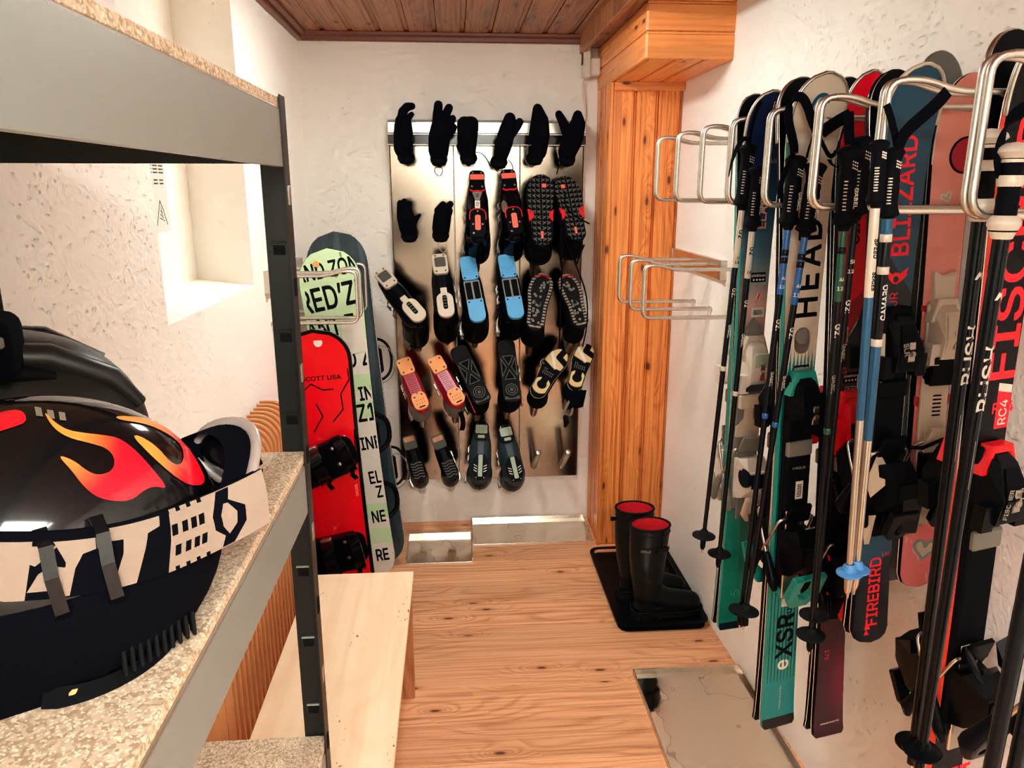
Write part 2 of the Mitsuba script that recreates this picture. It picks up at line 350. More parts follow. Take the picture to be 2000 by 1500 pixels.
# pine-clad column in the corner, and the boxed-in beam over it
col = Thing('pine_clad_column', 'tall orange knotty pine clad column in the back right corner', 'column')
def vboard(x0, x1, y0, y1, z0, z1):   # upright board with a milled groove at one edge
    return cat(rbox(x0 + 0.001, x1 - 0.012, y0, y1, z0, z1, 0.004), rbox(x1 - 0.0075, x1 - 0.0045, y0 + 0.004, y1, z0, z1, 0.001), rbox(x1 - 0.014, x1, y0 + 0.013, y1, z0, z1, 0.001))
cx = [0.665, 0.770, 0.864, 0.966]
for a, b in zip(cx, cx[1:]):
    col.part('front_board', vboard(a, b, 3.30, 3.318, 0.0, 2.05), 'pine_upright')
col.part('corner_strip', rbox(0.655, 0.672, 3.290, 3.312, 0.0, 2.08, 0.004), 'pine_upright')
for a in (3.315, 3.415, 3.515):
    m = cat(rbox(0.660, 0.674, a, a + 0.088, 0.0, 2.08, 0.003), rbox(0.665, 0.674, a + 0.086, a + 0.1, 0.0, 2.08, 0.001))
    col.part('side_board', m, 'pine_upright')
col.part('core', rbox(0.672, 0.966, 3.316, 3.618, 0.0, 2.08, 0.001), 'pine_upright')
col.part('head_rail', rbox(0.672, 0.966, 3.275, 3.30, 2.045, 2.08, 0.003), 'pine_lying')
beam = Thing('boxed_in_beam', 'pine board casing boxing in a beam above the column', 'beam casing')
for a, b in ((2.080, 2.168), (2.168, 2.262), (2.262, 2.31)):
    beam.part('front_board', cat(rbox(0.664, 0.972, 2.730, 2.746, a + 0.001, b - 0.008, 0.003), rbox(0.664, 0.972, 2.735, 2.746, b - 0.010, b, 0.001)), 'pine_lying')
    beam.part('side_board', cat(rbox(0.660, 0.676, 2.735, 3.618, a + 0.001, b - 0.008, 0.003), rbox(0.665, 0.676, 2.735, 3.618, b - 0.010, b, 0.001)), 'pine_lying')
for a, b in ((0.676, 0.770), (0.770, 0.868), (0.868, 0.968)):
    beam.part('underside_board', cat(rbox(a, b - 0.008, 2.746, 3.29, 2.078, 2.090, 0.003), rbox(b - 0.010, b, 2.746, 3.29, 2.084, 2.090, 0.001)), 'pine_lying')
# ceiling lamps (above the frame): opal trough lights
for (c, w, l, s) in LAMPS:
    lamp = Thing('ceiling_lamp', 'opal lamp on the ceiling boards, ' + ('near the back wall' if c[1] > 1 else 'behind the photographer'), 'lamp')
    lamp.part('housing', bx((c[0], c[1], c[2] + 0.03), (w + 0.04, l + 0.04, 0.036), 0.004), 'white_plastic')
    d = rbox(c[0] - w / 2, c[0] + w / 2, c[1] - l / 2, c[1] + l / 2, c[2] - 0.012, c[2] + 0.012, 0.006)
    key = lamp.part('diffuser', d, 'white_plastic')
    scene[key]['emitter'] = {'type': 'area', 'radiance': rgb([LAMP_W * s * q for q in LAMP_RGB])}

# ------------------------------------------------------------------ things on the walls and floor
# heated drying panel: three steel sheets, a blower rail above and a peg for each boot or glove
PX0, PX1, PZ0, PZ1, PY = -0.280, 0.600, 0.240, 1.845, 3.600
panel = Thing('boot_drying_panel', 'brushed steel boot dryer panel of three sheets on the back wall', 'boot dryer')
for a, b in ((PX0, 0.006), (0.006, 0.308), (0.308, PX1)):
    panel.part('sheet', rbox(a + 0.002, b - 0.002, PY - 0.004, YB - 0.001, PZ0, PZ1, 0.0015), 'brushed_steel')
for a in (PX0 - 0.004, PX1 + 0.001):
    panel.part('edge_strip', rbox(a, a + 0.003, PY - 0.007, YB - 0.001, PZ0, PZ1 + 0.10, 0.001), 'rod_steel')
sec = [(3.60, 1.842), (3.552, 1.842), (3.552, 1.888), (3.556, 1.890), (3.556, 1.940), (3.60, 1.952)]
m = ext([(a, b) for a, b in sec], 0, PX1 - PX0 + 0.004)
m.apply_transform(np.array([[0, 0, 1, PX0 - 0.002], [1, 0, 0, 0], [0, 1, 0, 0], [0, 0, 0, 1.0]]))
panel.part('blower_rail', m, 'rail_dark', label='polished dark rail along the top')
panel.part('rail_top', rbox(PX0 - 0.001, PX1 + 0.001, 3.5535, 3.5562, 1.893, 1.938, 0.0005), 'mirror_steel')
panel.part('rail_lip', rbox(PX0 - 0.002, PX1 + 0.002, 3.546, 3.553, 1.884, 1.890, 0.001), 'rod_steel')
panel.part('rail_foot', rbox(PX0 - 0.002, PX1 + 0.002, 3.546, 3.553, 1.840, 1.845, 0.001), 'rod_steel')
for px_, pz_ in ((0.428, 0.300), (-0.115, 0.285), (-0.25, 1.925), (0.57, 1.925)):
    panel.part('screw', put(lathe([(0, 0.004), (0.004, 0.003), (0.005, 0), (0, 0)], 10), Frame((px_, PY - 0.004 if pz_ < 1 else 3.556, pz_), (1, 0, 0), (0, 0, 1)).M), 'chrome')
PEG = np.array([0, -0.82, 0.57]); PEG /= np.linalg.norm(PEG)
def peg(base, length=0.25):
    F = Frame(base, (1, 0, 0), np.cross(PEG, (1, 0, 0)))
    prof = [(0.020, -0.012), (0.0165, 0.0), (0.0165, length - 0.012), (0.0145, length - 0.004), (0.010, length), (0, length + 0.001)]
    panel.part('peg', put(lathe(prof, 18), F.M), 'rod_steel', smooth=40)

# sheet-steel drip trays on the floor
def drip_tray(label, x0, x1, y0, y1, lip=0.022, open_front=False):
    t = Thing('drip_tray', label, 'drip tray')
    t.part('sheet', rbox(x0, x1, y0, y1, 0.0005, 0.0030, 0.0005), 'tray_steel')
    for a in ((x0, x0 + 0.004, y0, y1), (x1 - 0.004, x1, y0, y1), (x0, x1, y1 - 0.004, y1), (x0, x1, y0, y0 + 0.004)):
        h = lip if a[2] == y0 and a[3] < y1 and False else lip
        t.part('lip', rbox(a[0], a[1], a[2], a[3], 0.0005, (0.006 if a[3] < y1 and a[1] - a[0] > 0.1 else h), 0.0008), 'mirror_steel')
    return t
t = drip_tray('wide steel drip tray on the floor under the right half of the boot dryer', 0.064, 0.640, 3.33, 3.605)
drip_tray('small steel drip tray on the floor beside the snowboards', -0.245, 0.060, 3.160, 3.440)
drip_tray('long water-stained steel drip tray along the right wall below the skis', 0.598, wall_x(2.29) - 0.004, 1.15, 2.292)

# white power adapter with a cord running down to the dryer
ad = Thing('power_adapter', 'white plug-in adapter with cord on the wall beside the column', 'power adapter')
ad.part('body', rbox(0.585, 0.622, 3.555, 3.619, 2.125, 2.262, 0.008), 'white_plastic')
ad.part('plug', rbox(0.618, 0.659, 3.535, 3.615, 2.135, 2.210, 0.006), 'white_plastic')
ad.part('switch', rbox(0.5825, 0.586, 3.565, 3.605, 2.185, 2.245, 0.001), 'black_plastic')
ad.part('cord', tube(spline([(0.592, 3.585, 2.13), (0.590, 3.58, 2.08), (0.600, 3.59, 2.03), (0.606, 3.60, 1.98), (0.596, 3.60, 1.93), (0.583, 3.60, 1.90)], 30), 0.0045, 8), 'cable_white', smooth=True)

# ski racks: wire brackets on a steel bar
def bracket_pair(T, side, y, z0, z1, wall, outer, gap=0.028, r=0.0052):
    """Two bent rods; side is +1 when they stand out from the left wall, -1 from the right wall."""
    for d in (-gap / 2, gap / 2):
        o = outer
        pts = [(wall, y + d, z1 - 0.012), (o - side * 0.105, y + d, z1 - 0.012), (o - side * 0.045, y + d, z1 + 0.006), (o, y + d * 0.55, z1 + 0.002), (o, y + d * 0.55, z0), (wall - side * -0.0, y + d, z0 + 0.000)]
        T.part('rod', tube(fillet(pts, 0.028, 6), r, 12), 'rod_steel', smooth=50)
    T.part('mount_plate', bx((wall + side * 0.002, y, z0), (0.005, 0.046, 0.014), 0.001), 'rod_steel')
rack = Thing('ski_rack', 'long row of steel wire ski brackets high on the right wall', 'ski rack')
UY = [2.510, 2.284, 2.056, 1.841, 1.618, 1.398, 1.183, 0.957, 0.732]
RZ0, RZ1 = 1.617, 1.806
for yy in UY: bracket_pair(rack, -1, yy, RZ0, RZ1, wall_x(yy) + 0.004, 0.660)
def wall_bar(T, y0, y1, z0, z1, th=0.022):
    a = [(wall_x(y0) - th, y0), (wall_x(y1) - th, y1), (wall_x(y1) + 0.002, y1), (wall_x(y0) + 0.002, y0)]
    T.part('bar', ext(a, z0, z1, 0.002), 'mirror_steel', label='flat polished steel bar')
    for yy in (y0, y1 - 0.022):
        T.part('end_cap', ext([(wall_x(yy) - th - 0.003, yy), (wall_x(yy) - th - 0.003, yy + 0.022), (wall_x(yy) + 0.002, yy + 0.022), (wall_x(yy) + 0.002, yy)], z0 - 0.002, z1 + 0.002, 0.001), 'rod_steel')
wall_bar(rack, 0.60, 2.62, 1.762, 1.822)
rack2 = Thing('ski_rack', 'short empty steel ski rack of three bracket pairs below the long one', 'ski rack')
for yy in (2.60, 2.80, 3.00): bracket_pair(rack2, -1, yy, 1.212, 1.392, wall_x(yy) + 0.004, 0.656)
wall_bar(rack2, 2.655, 3.29, 1.338, 1.402)
rack3 = Thing('ski_rack', 'steel wire rack on the left wall holding the snowboards', 'snowboard rack')
for yy in (2.775, 2.885, 3.055): bracket_pair(rack3, 1, yy, 1.180, 1.362, XL - 0.004, -0.352)
rack3.part('bar', rbox(XL - 0.002, XL + 0.022, 2.715, 3.30, 1.300, 1.372, 0.002), 'mirror_steel')
rack3.part('end_cap', rbox(XL - 0.002, XL + 0.025, 2.700, 2.722, 1.297, 1.375, 0.001), 'rod_steel')

# plywood bench
bench = Thing('bench', 'low light plywood bench in front of the snowboards', 'bench')
bench.part('seat', rbox(-0.480, -0.150, 1.085, 2.255, 0.432, 0.450, 0.0015), 'plywood')
bench.part('leg', rbox(-0.465, -0.158, 2.218, 2.252, 0.0, 0.4315, 0.002), 'bench_leg', label='brown end panel')
bench.part('leg', rbox(-0.465, -0.158, 1.10, 1.134, 0.0, 0.4315, 0.002), 'bench_leg')
bench.part('stretcher', rbox(-0.33, -0.305, 1.134, 2.218, 0.33, 0.4315, 0.002), 'bench_leg')

# ribbed radiator under the niche
rad = Thing('radiator', 'copper coloured ribbed radiator with rounded top under the window niche', 'radiator')
RY0, RY1, RX0, RX1, RZT = 1.63, 2.50, -0.650, -0.548, 0.972
npitch = 21
pit = (RY1 - RY0) / npitch
arc = [(RX1, 0.08), (RX1, RZT - 0.07)] + [(RX1 - 0.07 + 0.07 * math.cos(a), RZT - 0.07 + 0.07 * math.sin(a)) for a in np.linspace(0, math.pi / 2, 9)][1:] + [(RX0, RZT)]
ap = np.array([(a, 0, b) for a, b in arc])
fin_sol = Polygon(arc + [(RX0, 0.08)])
fin_band = fin_sol - fin_sol.buffer(-0.034)
for i in range(npitch):
    yc = RY0 + (i + 0.5) * pit
    mm = cat(ext(fin_band, yc - 0.0060, yc + 0.0060), ext(fin_band.buffer(-0.002), yc - 0.0082, yc + 0.0082)); mm.apply_transform(np.array([[1, 0, 0, 0], [0, 0, 1, 0], [0, 1, 0, 0], [0, 0, 0, 1.0]])); mm.invert()
    rad.part('fin', mm, 'copper_paint')
inner = Polygon([(a - (0.026 if a > RX0 else 0), b - 0.026) for a, b in arc] + [(RX0, 0.08)])
mm = ext(inner, RY0, RY1); mm.apply_transform(np.array([[1, 0, 0, 0], [0, 0, 1, 0], [0, 1, 0, 0], [0, 0, 0, 1.0]])); mm.invert()
rad.part('casing', mm, 'radiator_gap')
sol = Polygon(arc + [(RX0, 0.08)])
for a, b in ((RY0 - 0.115, RY0 - 0.065), (RY0 - 0.06, RY0 - 0.006)):
    mm = ext(sol, a, b); mm.apply_transform(np.array([[1, 0, 0, 0], [0, 0, 1, 0], [0, 1, 0, 0], [0, 0, 0, 1.0]])); mm.invert()
    rad.part('end_panel', mm, 'copper_paint', label='smooth end panel')
rad.part('foot', rbox(RX0 + 0.02, RX1 - 0.02, RY0, RY0 + 0.04, 0.0, 0.082), 'copper_paint')
rad.part('foot', rbox(RX0 + 0.02, RX1 - 0.02, RY1 - 0.04, RY1, 0.0, 0.082), 'copper_paint')

# notice taped up in the niche
note = Thing('paper_notice', 'white paper notice with a small mountain drawing in the window niche', 'notice', Frame((XN + 0.0005, 2.34, 1.525), (0, 1, 0), (0, 0, 1)))
note.part('sheet', rbox(0, 0.160, 0, 0.31, 0, 0.0008, 0.0002), 'paper')
for i, (z, w) in enumerate(((0.235, 0.05), (0.215, 0.03), (0.192, 0.06), (0.182, 0.06), (0.172, 0.05), (0.15, 0.03), (0.14, 0.03))):
    for q in range(3):
        note.part('text_line', rbox(0.02 + q * 0.045, 0.02 + q * 0.045 + min(w, 0.036), z, z + 0.0045, 0.0007, 0.0011, 0.0001), 'paper_print')
pk = [(0.055, 0.02), (0.085, 0.075), (0.095, 0.092), (0.102, 0.080), (0.112, 0.070), (0.125, 0.045), (0.140, 0.02)]
note.part('mountain_drawing', cat([ext(line2(pk, 0.004), 0.0007, 0.0011)] + [ext(line2([(0.098 - i * 0.006, 0.075 - i * 0.011), (0.104 + i * 0.005, 0.055 - i * 0.008)], 0.003), 0.0007, 0.0011) for i in range(4)]), 'paper_print')

# boltless metal shelving with chipboard shelves
SX, SY0, SY1 = -0.220, -0.42, 1.075
shelf = Thing('storage_shelf', 'grey metal storage shelf with chipboard boards in the left foreground', 'shelf')
for zt in (1.765, 1.278, 0.790):
    shelf.part('board', rbox(XL + 0.012, SX - 0.002, SY0, SY1, zt - 0.012, zt, 0.001), 'chipboard')
    for xx, s in ((SX, -1), (XL + 0.012, 1)):
        prof = [(0, zt - 0.014), (s * 0.010, zt - 0.014), (s * 0.012, zt - 0.012), (s * 0.012, zt - 0.020), (s * 0.0015, zt - 0.022), (s * 0.0015, zt - 0.075), (s * 0.012, zt - 0.080), (s * 0.012, zt - 0.086), (0, zt - 0.086)]
        mm = ext(prof, SY0 - 0.0, SY1 - 0.002)
        mm.apply_transform(np.array([[1, 0, 0, xx], [0, 0, 1, 0], [0, 1, 0, 0], [0, 0, 0, 1.0]])); mm.invert()
        shelf.part('beam', mm, 'shelf_steel')
        shelf.part('beam_edge', rbox(min(xx, xx + s * 0.004), max(xx, xx + s * 0.004), SY0, SY1 - 0.002, zt - 0.0165, zt - 0.0125, 0.001), 'rod_steel')
    for yy in (SY1 - 0.004, SY0):
        shelf.part('cross_beam', rbox(XL + 0.014, SX - 0.003, yy - 0.0015, yy + 0.0015, zt - 0.082, zt - 0.012, 0.0005), 'post_steel')
for xx, s in ((SX + 0.002, -1), (XL + 0.008, 1)):
    for yy, q in ((SY1 + 0.004, -1), (SY0 - 0.004, 1)):
        a = (min(xx, xx + s * 0.038), max(xx, xx + s * 0.038)); b = (min(yy, yy + q * 0.030), max(yy, yy + q * 0.030))
        pk_ = shelf.part('post', cat(rbox(a[0], a[1], min(yy, yy + q * 0.002), max(yy, yy + q * 0.002), 0.0, 1.768, 0.0005), rbox(min(xx, xx + s * 0.002), max(xx, xx + s * 0.002), b[0], b[1], 0.0, 1.768, 0.0005)), 'post_steel')
        if xx > -0.4 and q < 0:   # rivet slots with their pressed tongues, facing the camera and the room
            for i in range(14):
                z = 0.10 + i * 0.1219
                yf = yy - 0.0022
                shelf.part('slot', rbox(xx - 0.029, xx - 0.013, yf - 0.0008, yf, z, z + 0.013, 0.0003), 'slot_black', under=pk_)
                shelf.part('tongue', rbox(xx - 0.031, xx - 0.011, yf - 0.004, yf, z + 0.016, z + 0.0185, 0.0006), 'shelf_steel' if i < 9 else 'post_steel', under=pk_)
                shelf.part('side_slot', rbox(xx - 0.0001, xx + 0.0012, yy - 0.020, yy - 0.008, z - 0.055, z - 0.030, 0.0004), 'rod_steel' if i % 2 else 'slot_black', under=pk_)

# ------------------------------------------------------------------ boots on the dryer
SOLE_V = np.array([0, 0.571, 0.821])
def boot_frame(c, deg):
    a = math.radians(deg); u0 = np.array([1.0, 0, 0])
    v = -math.sin(a) * u0 + math.cos(a) * SOLE_V
    u = math.cos(a) * u0 + math.sin(a) * SOLE_V
    return Frame(c, u, v)
def rr(x0, x1, y0, y1, r=0.004):   # rounded rectangle
    return sbox(x0 + r, y0 + r, x1 - r, y1 - r).buffer(r, 4)
def foot_outline(L, W, side=1, waist=0.74, heel=0.74):
    """Shoe sole outline; side mirrors it."""
    y = np.array([-0.5, -0.47, -0.40, -0.28, -0.08, 0.12, 0.26, 0.38, 0.46, 0.495, 0.5])
    a = np.array([0.05, 0.45, heel * 0.98, heel, waist, 0.90, 1.0, 0.92, 0.66, 0.32, 0.05]); b = np.array([0.05, 0.45, heel * 0.98, heel, waist * 1.12, 1.02, 1.0, 0.82, 0.50, 0.20, 0.02])
    pts = [(side * w * W / 2, q * L) for q, w in zip(y, a)] + [(-side * w * W / 2, q * L) for q, w in zip(y[::-1], b[::-1])]
    return Polygon(pts).buffer(-0.004).buffer(0.006).buffer(-0.002)
def shaft_axis(F, L, v0):
    """Set a peg on the dryer that ends inside the boot or glove."""
    p = (F.M @ np.array([0, v0, -0.02, 1]))[:3]
    t = (p[1] - PY) / PEG[1]
    base = p - PEG * t
    peg(base, min(0.245, t - 0.015) if t > 0.1 else 0.1)
def ski_boot(label, c, deg, L, W, shell, group, cuff=None, cuff_h=0.26, bulk=1.0, side=1, buckle='grey_plastic', tongue=None):
    """Shell with cuff, buckles, liner and power strap; sole plates are added by the caller. z = out of the sole."""
    F = boot_frame(c, deg); T = Thing('ski_boot', label, 'ski boot', F, group)
    r = W / 2 * bulk
    foot = [chain([(0, 0.36 * L, -r * 0.80, r * 0.72), (0, 0.15 * L, -r * 0.98, r * 0.96), (0, -0.12 * L, -r * 1.25, r * 1.0), (0, -0.27 * L, -r * 1.5, r * 1.06)]),
            chain([(0, -0.27 * L, -r * 1.5, r * 1.06), (0, -0.40 * L, -r * 0.78, r * 0.74), (0, -0.1 * L, -r * 0.85, r * 0.82), (0, 0.36 * L, -r * 0.74, r * 0.70)])]
    k = m3.Manifold.cube((4, 4, 4), True).translate((0, 0, 2.0 - 0.004))
    b = [m - k for m in foot]
    T.part('shell', blend(b, 0.010, 6), shell, True)
    h = cuff_h
    cf = chain([(0, -0.25 * L, -h * 0.42, r * 1.13), (0, -0.27 * L, -h * 0.72, r * 1.2), (0, -0.28 * L, -h * 0.92, r * 1.16)])
    low = m3.Manifold.cube((2, 2, 2), True).translate((0, 0, -1.0 - h))
    T.part('cuff', blend([cf - low], 0.012, 4), cuff or shell, True)
    T.part('liner', tube([(0, -0.27 * L, -h * 0.9), (0, -0.28 * L, -h * 1.06)], [r * 0.98, r * 0.92], 20), 'black_fabric', True)
    for i, (vz, vy) in enumerate(((0.34, 0.10), (0.55, -0.02), (0.82, -0.05), (0.98, -0.06))):
        ra = r * (1.05 if i < 2 else 1.24)
        y0 = (vy if i < 2 else -0.27) * L
        z0 = -h * (vz if i > 1 else (0.30 + 0.10 * i))
        a0, a1 = (math.radians(-25), math.radians(75))
        p = [(side * ra * math.cos(a), y0 + ra * math.sin(a) * (0.55 if i < 2 else 1.0), z0 + 0.01 * a) for a in np.linspace(a0, a1, 9)]
        bk = T.part('buckle', ribbon(p, (0, 0.1, 1), 0.014, 0.004), buckle)
        q = np.array(p[1])
        T.part('lever', bx(q + [side * 0.004, 0, 0], (0.007, 0.030, 0.010), 0.002), 'chrome', under=bk)
    shaft_axis(F, L, -0.28 * L)
    return T
def plates(T, items):
    """(name, polygon, z0, z1, bsdf): flat pieces of a sole."""
    for name, pg, z0, z1, b in items:
        T.part(name, ext(pg, z0, z1, min(0.0016, (z1 - z0) * 0.4)), b)
def P2(*q): return Polygon(q)
def studs(T, pts, z, r=0.004, b='chrome', name='screw'):
    for x, y in pts: T.part(name, put(lathe([(0, 0.0022), (r * 0.7, 0.002), (r, 0.0), (0, 0.0)], 10), Frame((x, y, z)).M), b)

# row 2: black boots with coral pads
for i, (c, a, L) in enumerate((((0.104, 3.33, 1.589), -0.5, 0.335), ((0.251, 3.33, 1.596), 4.5, 0.330))):
    W = 0.088
    T = ski_boot(('black ski boot with coral sole pads and a G2 plate, left of its pair' if i == 0 else 'black ski boot with coral sole pads and shiny arch, right of its pair'), c, a, L, W, 'black_gloss', 'black ski boots with coral sole pads', bulk=1.15, side=-1)
    l = L / 2
    toe = rr(-0.033, 0.033, 0.38 * l, 0.99 * l, 0.020); heel = rr(-0.033, 0.033, -0.99 * l, -0.18 * l, 0.026)
    plates(T, [('toe_plate', toe, -0.004, 0.010, 'black_plastic'), ('heel_plate', heel, -0.004, 0.010, 'black_plastic'),
               ('toe_pad', rr(-0.030, 0.030, 0.70 * l, 0.86 * l, 0.002), 0.009, 0.013, 'coral'), ('heel_pad', rr(-0.012, 0.012, -0.80 * l, -0.36 * l, 0.008), 0.009, 0.013, 'coral'),
               ('red_outline', heel.buffer(0.0035) - heel.buffer(-0.001) - sbox(-1, -2, 1, -0.48 * l), 0.004, 0.011, 'red_plastic'),
               ('red_chevron', line2([(-0.032, 0.40 * l), (-0.018, 0.35 * l), (0, 0.37 * l), (0.018, 0.35 * l), (0.032, 0.40 * l)], 0.005), 0.006, 0.012, 'red_plastic'),
               ('arch_bridge', P2((-0.022, 0.36 * l), (0.022, 0.36 * l), (0.010, 0.12 * l), (0.010, -0.16 * l), (-0.010, -0.16 * l), (-0.010, 0.12 * l)), -0.004, 0.006, 'grey_plastic' if i == 0 else 'black_gloss')])
    studs(T, [(-0.022, 0.50 * l), (0.022, 0.50 * l), (-0.018, 0.92 * l), (0.018, 0.92 * l), (0, -0.24 * l), (-0.02, -0.62 * l), (0.02, -0.62 * l), (-0.018, -0.88 * l)], 0.010, 0.005)
    if i == 0:
        T.part('size_plate', ext(rr(-0.011, 0.011, -0.14 * l, 0.08 * l, 0.001), 0.005, 0.0075), 'white_print'); T.part('lettering', cat(wr('G2', 0.012, 0, -0.03 * l, 90, 0.007, 0.001, True), wr('G2', 0.010, 0, 0.24 * l, 90, 0.006, 0.001, True)), 'black_print')
    else:
        T.part('arch_gloss', ext(Point(0, 0).buffer(1, 10).simplify(0.01), 0, 0.002) .apply_transform(np.diag([0.013, 0.032, 1, 1])).apply_translation([-0.034, -0.02, 0.001]), 'chrome', label='bright reflecting arch window')
# soft shoes: lofted bodies
def shoe(name, label, category, group, c, deg, L, W, upper, sole, side, shaft=0.14, peg_on=True, sole_t=0.022):
    F = boot_frame(c, deg); T = Thing(name, label, category, F, group)
    out = foot_outline(L, W, side)
    T.part('sole', ext(out, -sole_t, 0.0, 0.004), sole)
    r = W / 2
    body = [chain([(0, 0.36 * L, -sole_t - r * 0.45, r * 0.66), (0, 0.16 * L, -sole_t - r * 0.62, r * 0.84), (0, -0.15 * L, -sole_t - r * 1.0, r * 0.80), (0, -0.28 * L, -sole_t - r * 1.2, r * 0.84), (0, -0.29 * L, -sole_t - shaft, r * 0.98)]),
            chain([(0, -0.30 * L, -sole_t - r * 0.8, r * 0.74), (0, -0.40 * L, -sole_t - r * 0.5, r * 0.58), (0, 0.1 * L, -sole_t - r * 0.4, r * 0.74)])]
    k = m3.Manifold.cube((4, 4, 4), True).translate((0, 0, 2.0 - sole_t + 0.002))
    T.part('upper', blend([m - k for m in body], 0.010, 6), upper, True)
    T.part('collar', put(lathe([(r * 0.72, 0), (r * 0.98, 0.006), (r * 1.0, 0.016), (r * 0.74, 0.022), (r * 0.68, 0.012), (r * 0.72, 0)], 20), Frame((0, -0.29 * L, -sole_t - shaft - r * 0.7)).M), upper, True)
    if peg_on: shaft_axis(F, L, -0.29 * L)
    return T, out
def lug_pattern(T, out, L, W, b, kind, seed=1, count=150, group_kind=True):
    """Raised tread: each lug a part."""
    r = random.Random(seed); inner = out.buffer(-0.0035)
    if kind == 'curve':
        for i in range(26):
            y = -0.47 * L + i * 0.037 * L
            for s in (-1, 1):
                for j in range(3):
                    x = s * (0.004 + j * W * 0.155)
                    pg = Polygon([(x, y), (x + s * W * 0.115, y + 0.010 * (1 if i % 2 else -0.5)), (x + s * W * 0.115, y + 0.014 * (1 if i % 2 else -0.5) + 0.003), (x, y + 0.0060)]).buffer(0.0003).intersection(inner)
                    if pg.area > 6e-6: T.part('lug', ext(pg, -0.001, 0.004), b)
    if kind == 'studs':
        for i in range(70):
            x, y = r.uniform(-W / 2, W / 2), r.uniform(-L / 2, L / 2)
            pg = Point(x, y).buffer(0.0055, 3)
            if inner.buffer(-0.014).contains(pg): T.part('lug', ext(pg - Point(x, y).buffer(0.0025, 2), -0.001, 0.004), b)
        for i in range(18):
            y = -0.46 * L + i * 0.054 * L
            for s in (-1, 1):
                pg = sbox(min(0, s * W), y, max(0, s * W), y + 0.0085).intersection(inner - inner.buffer(-0.013))
                for g in getattr(pg, 'geoms', [pg]):
                    if g.area > 1.5e-5: T.part('edge_lug', ext(g, -0.001, 0.0055), b)
for i, (c, a, L, W, sd) in enumerate((((0.378, 3.33, 1.566), -1.5, 0.365, 0.124, 1), ((0.508, 3.335, 1.574), 6.0, 0.330, 0.118, -1))):
    T, out = shoe('snow_boot', 'dark boot with ribbed brown sole and red side flashes, ' + ('upright left one of its pair' if i == 0 else 'tilted right one with hanging lace'), 'boot', 'dark boots with ribbed brown soles', c, a, L, W, 'black_matte', 'black_matte', sd, 0.13)
    lug_pattern(T, out, L, W, 'grey_rubber', 'curve', i)
    for s in (-1, 1):
        T.part('side_flash', ext(Point(s * W * 0.50, -0.08 * L).buffer(0.030, 8).intersection(sbox(s * W * 0.40 - 0.02, -1, s * W * 0.40 + 0.02, 1)).intersection(out.buffer(0.004)), -0.010, 0.003), 'red_plastic')
    plates(T, [('red_tab', rr((0.006 if i == 0 else -0.026), (0.024 if i == 0 else -0.010), 0.30 * L, 0.355 * L, 0.001), 0.002, 0.006, 'coral'), ('heel_tab', P2((-0.004, -0.40 * L), (0.004, -0.40 * L), (0.005, -0.30 * L), (-0.005, -0.30 * L)), 0.002, 0.006, 'coral')])
    if i == 0:
        T.part('pull_loop', tube(fillet([(-0.045, -0.46 * L, -0.04), (-0.055, -0.54 * L, -0.04), (-0.005, -0.545 * L, -0.04), (0.0, -0.49 * L, -0.04)], 0.01), 0.003, 6), 'black_fabric', True)
    F = boot_frame(c, a)
    if i == 1:
        iv = np.linalg.inv(F.M)
        for pts in ([(0.47, 3.25, 1.63), (0.50, 3.23, 1.55), (0.55, 3.22, 1.52), (0.572, 3.24, 1.51)], [(0.452, 3.25, 1.55), (0.455, 3.22, 1.35), (0.452, 3.22, 1.10), (0.450, 3.23, 0.985)],
                    [(0.47, 3.27, 1.47), (0.51, 3.26, 1.36), (0.56, 3.22, 1.22), (0.565, 3.22, 1.05), (0.552, 3.22, 0.985)], [(0.51, 3.28, 1.44), (0.525, 3.3, 1.38), (0.53, 3.33, 1.33)], [(0.56, 3.28, 1.42), (0.54, 3.3, 1.36), (0.535, 3.33, 1.33)]):
            q = spline(pts, 24); q = np.c_[q, np.ones(len(q))] @ iv.T
            T.part('lace', tube(q[:, :3], 0.0032, 6), 'black_fabric', True)
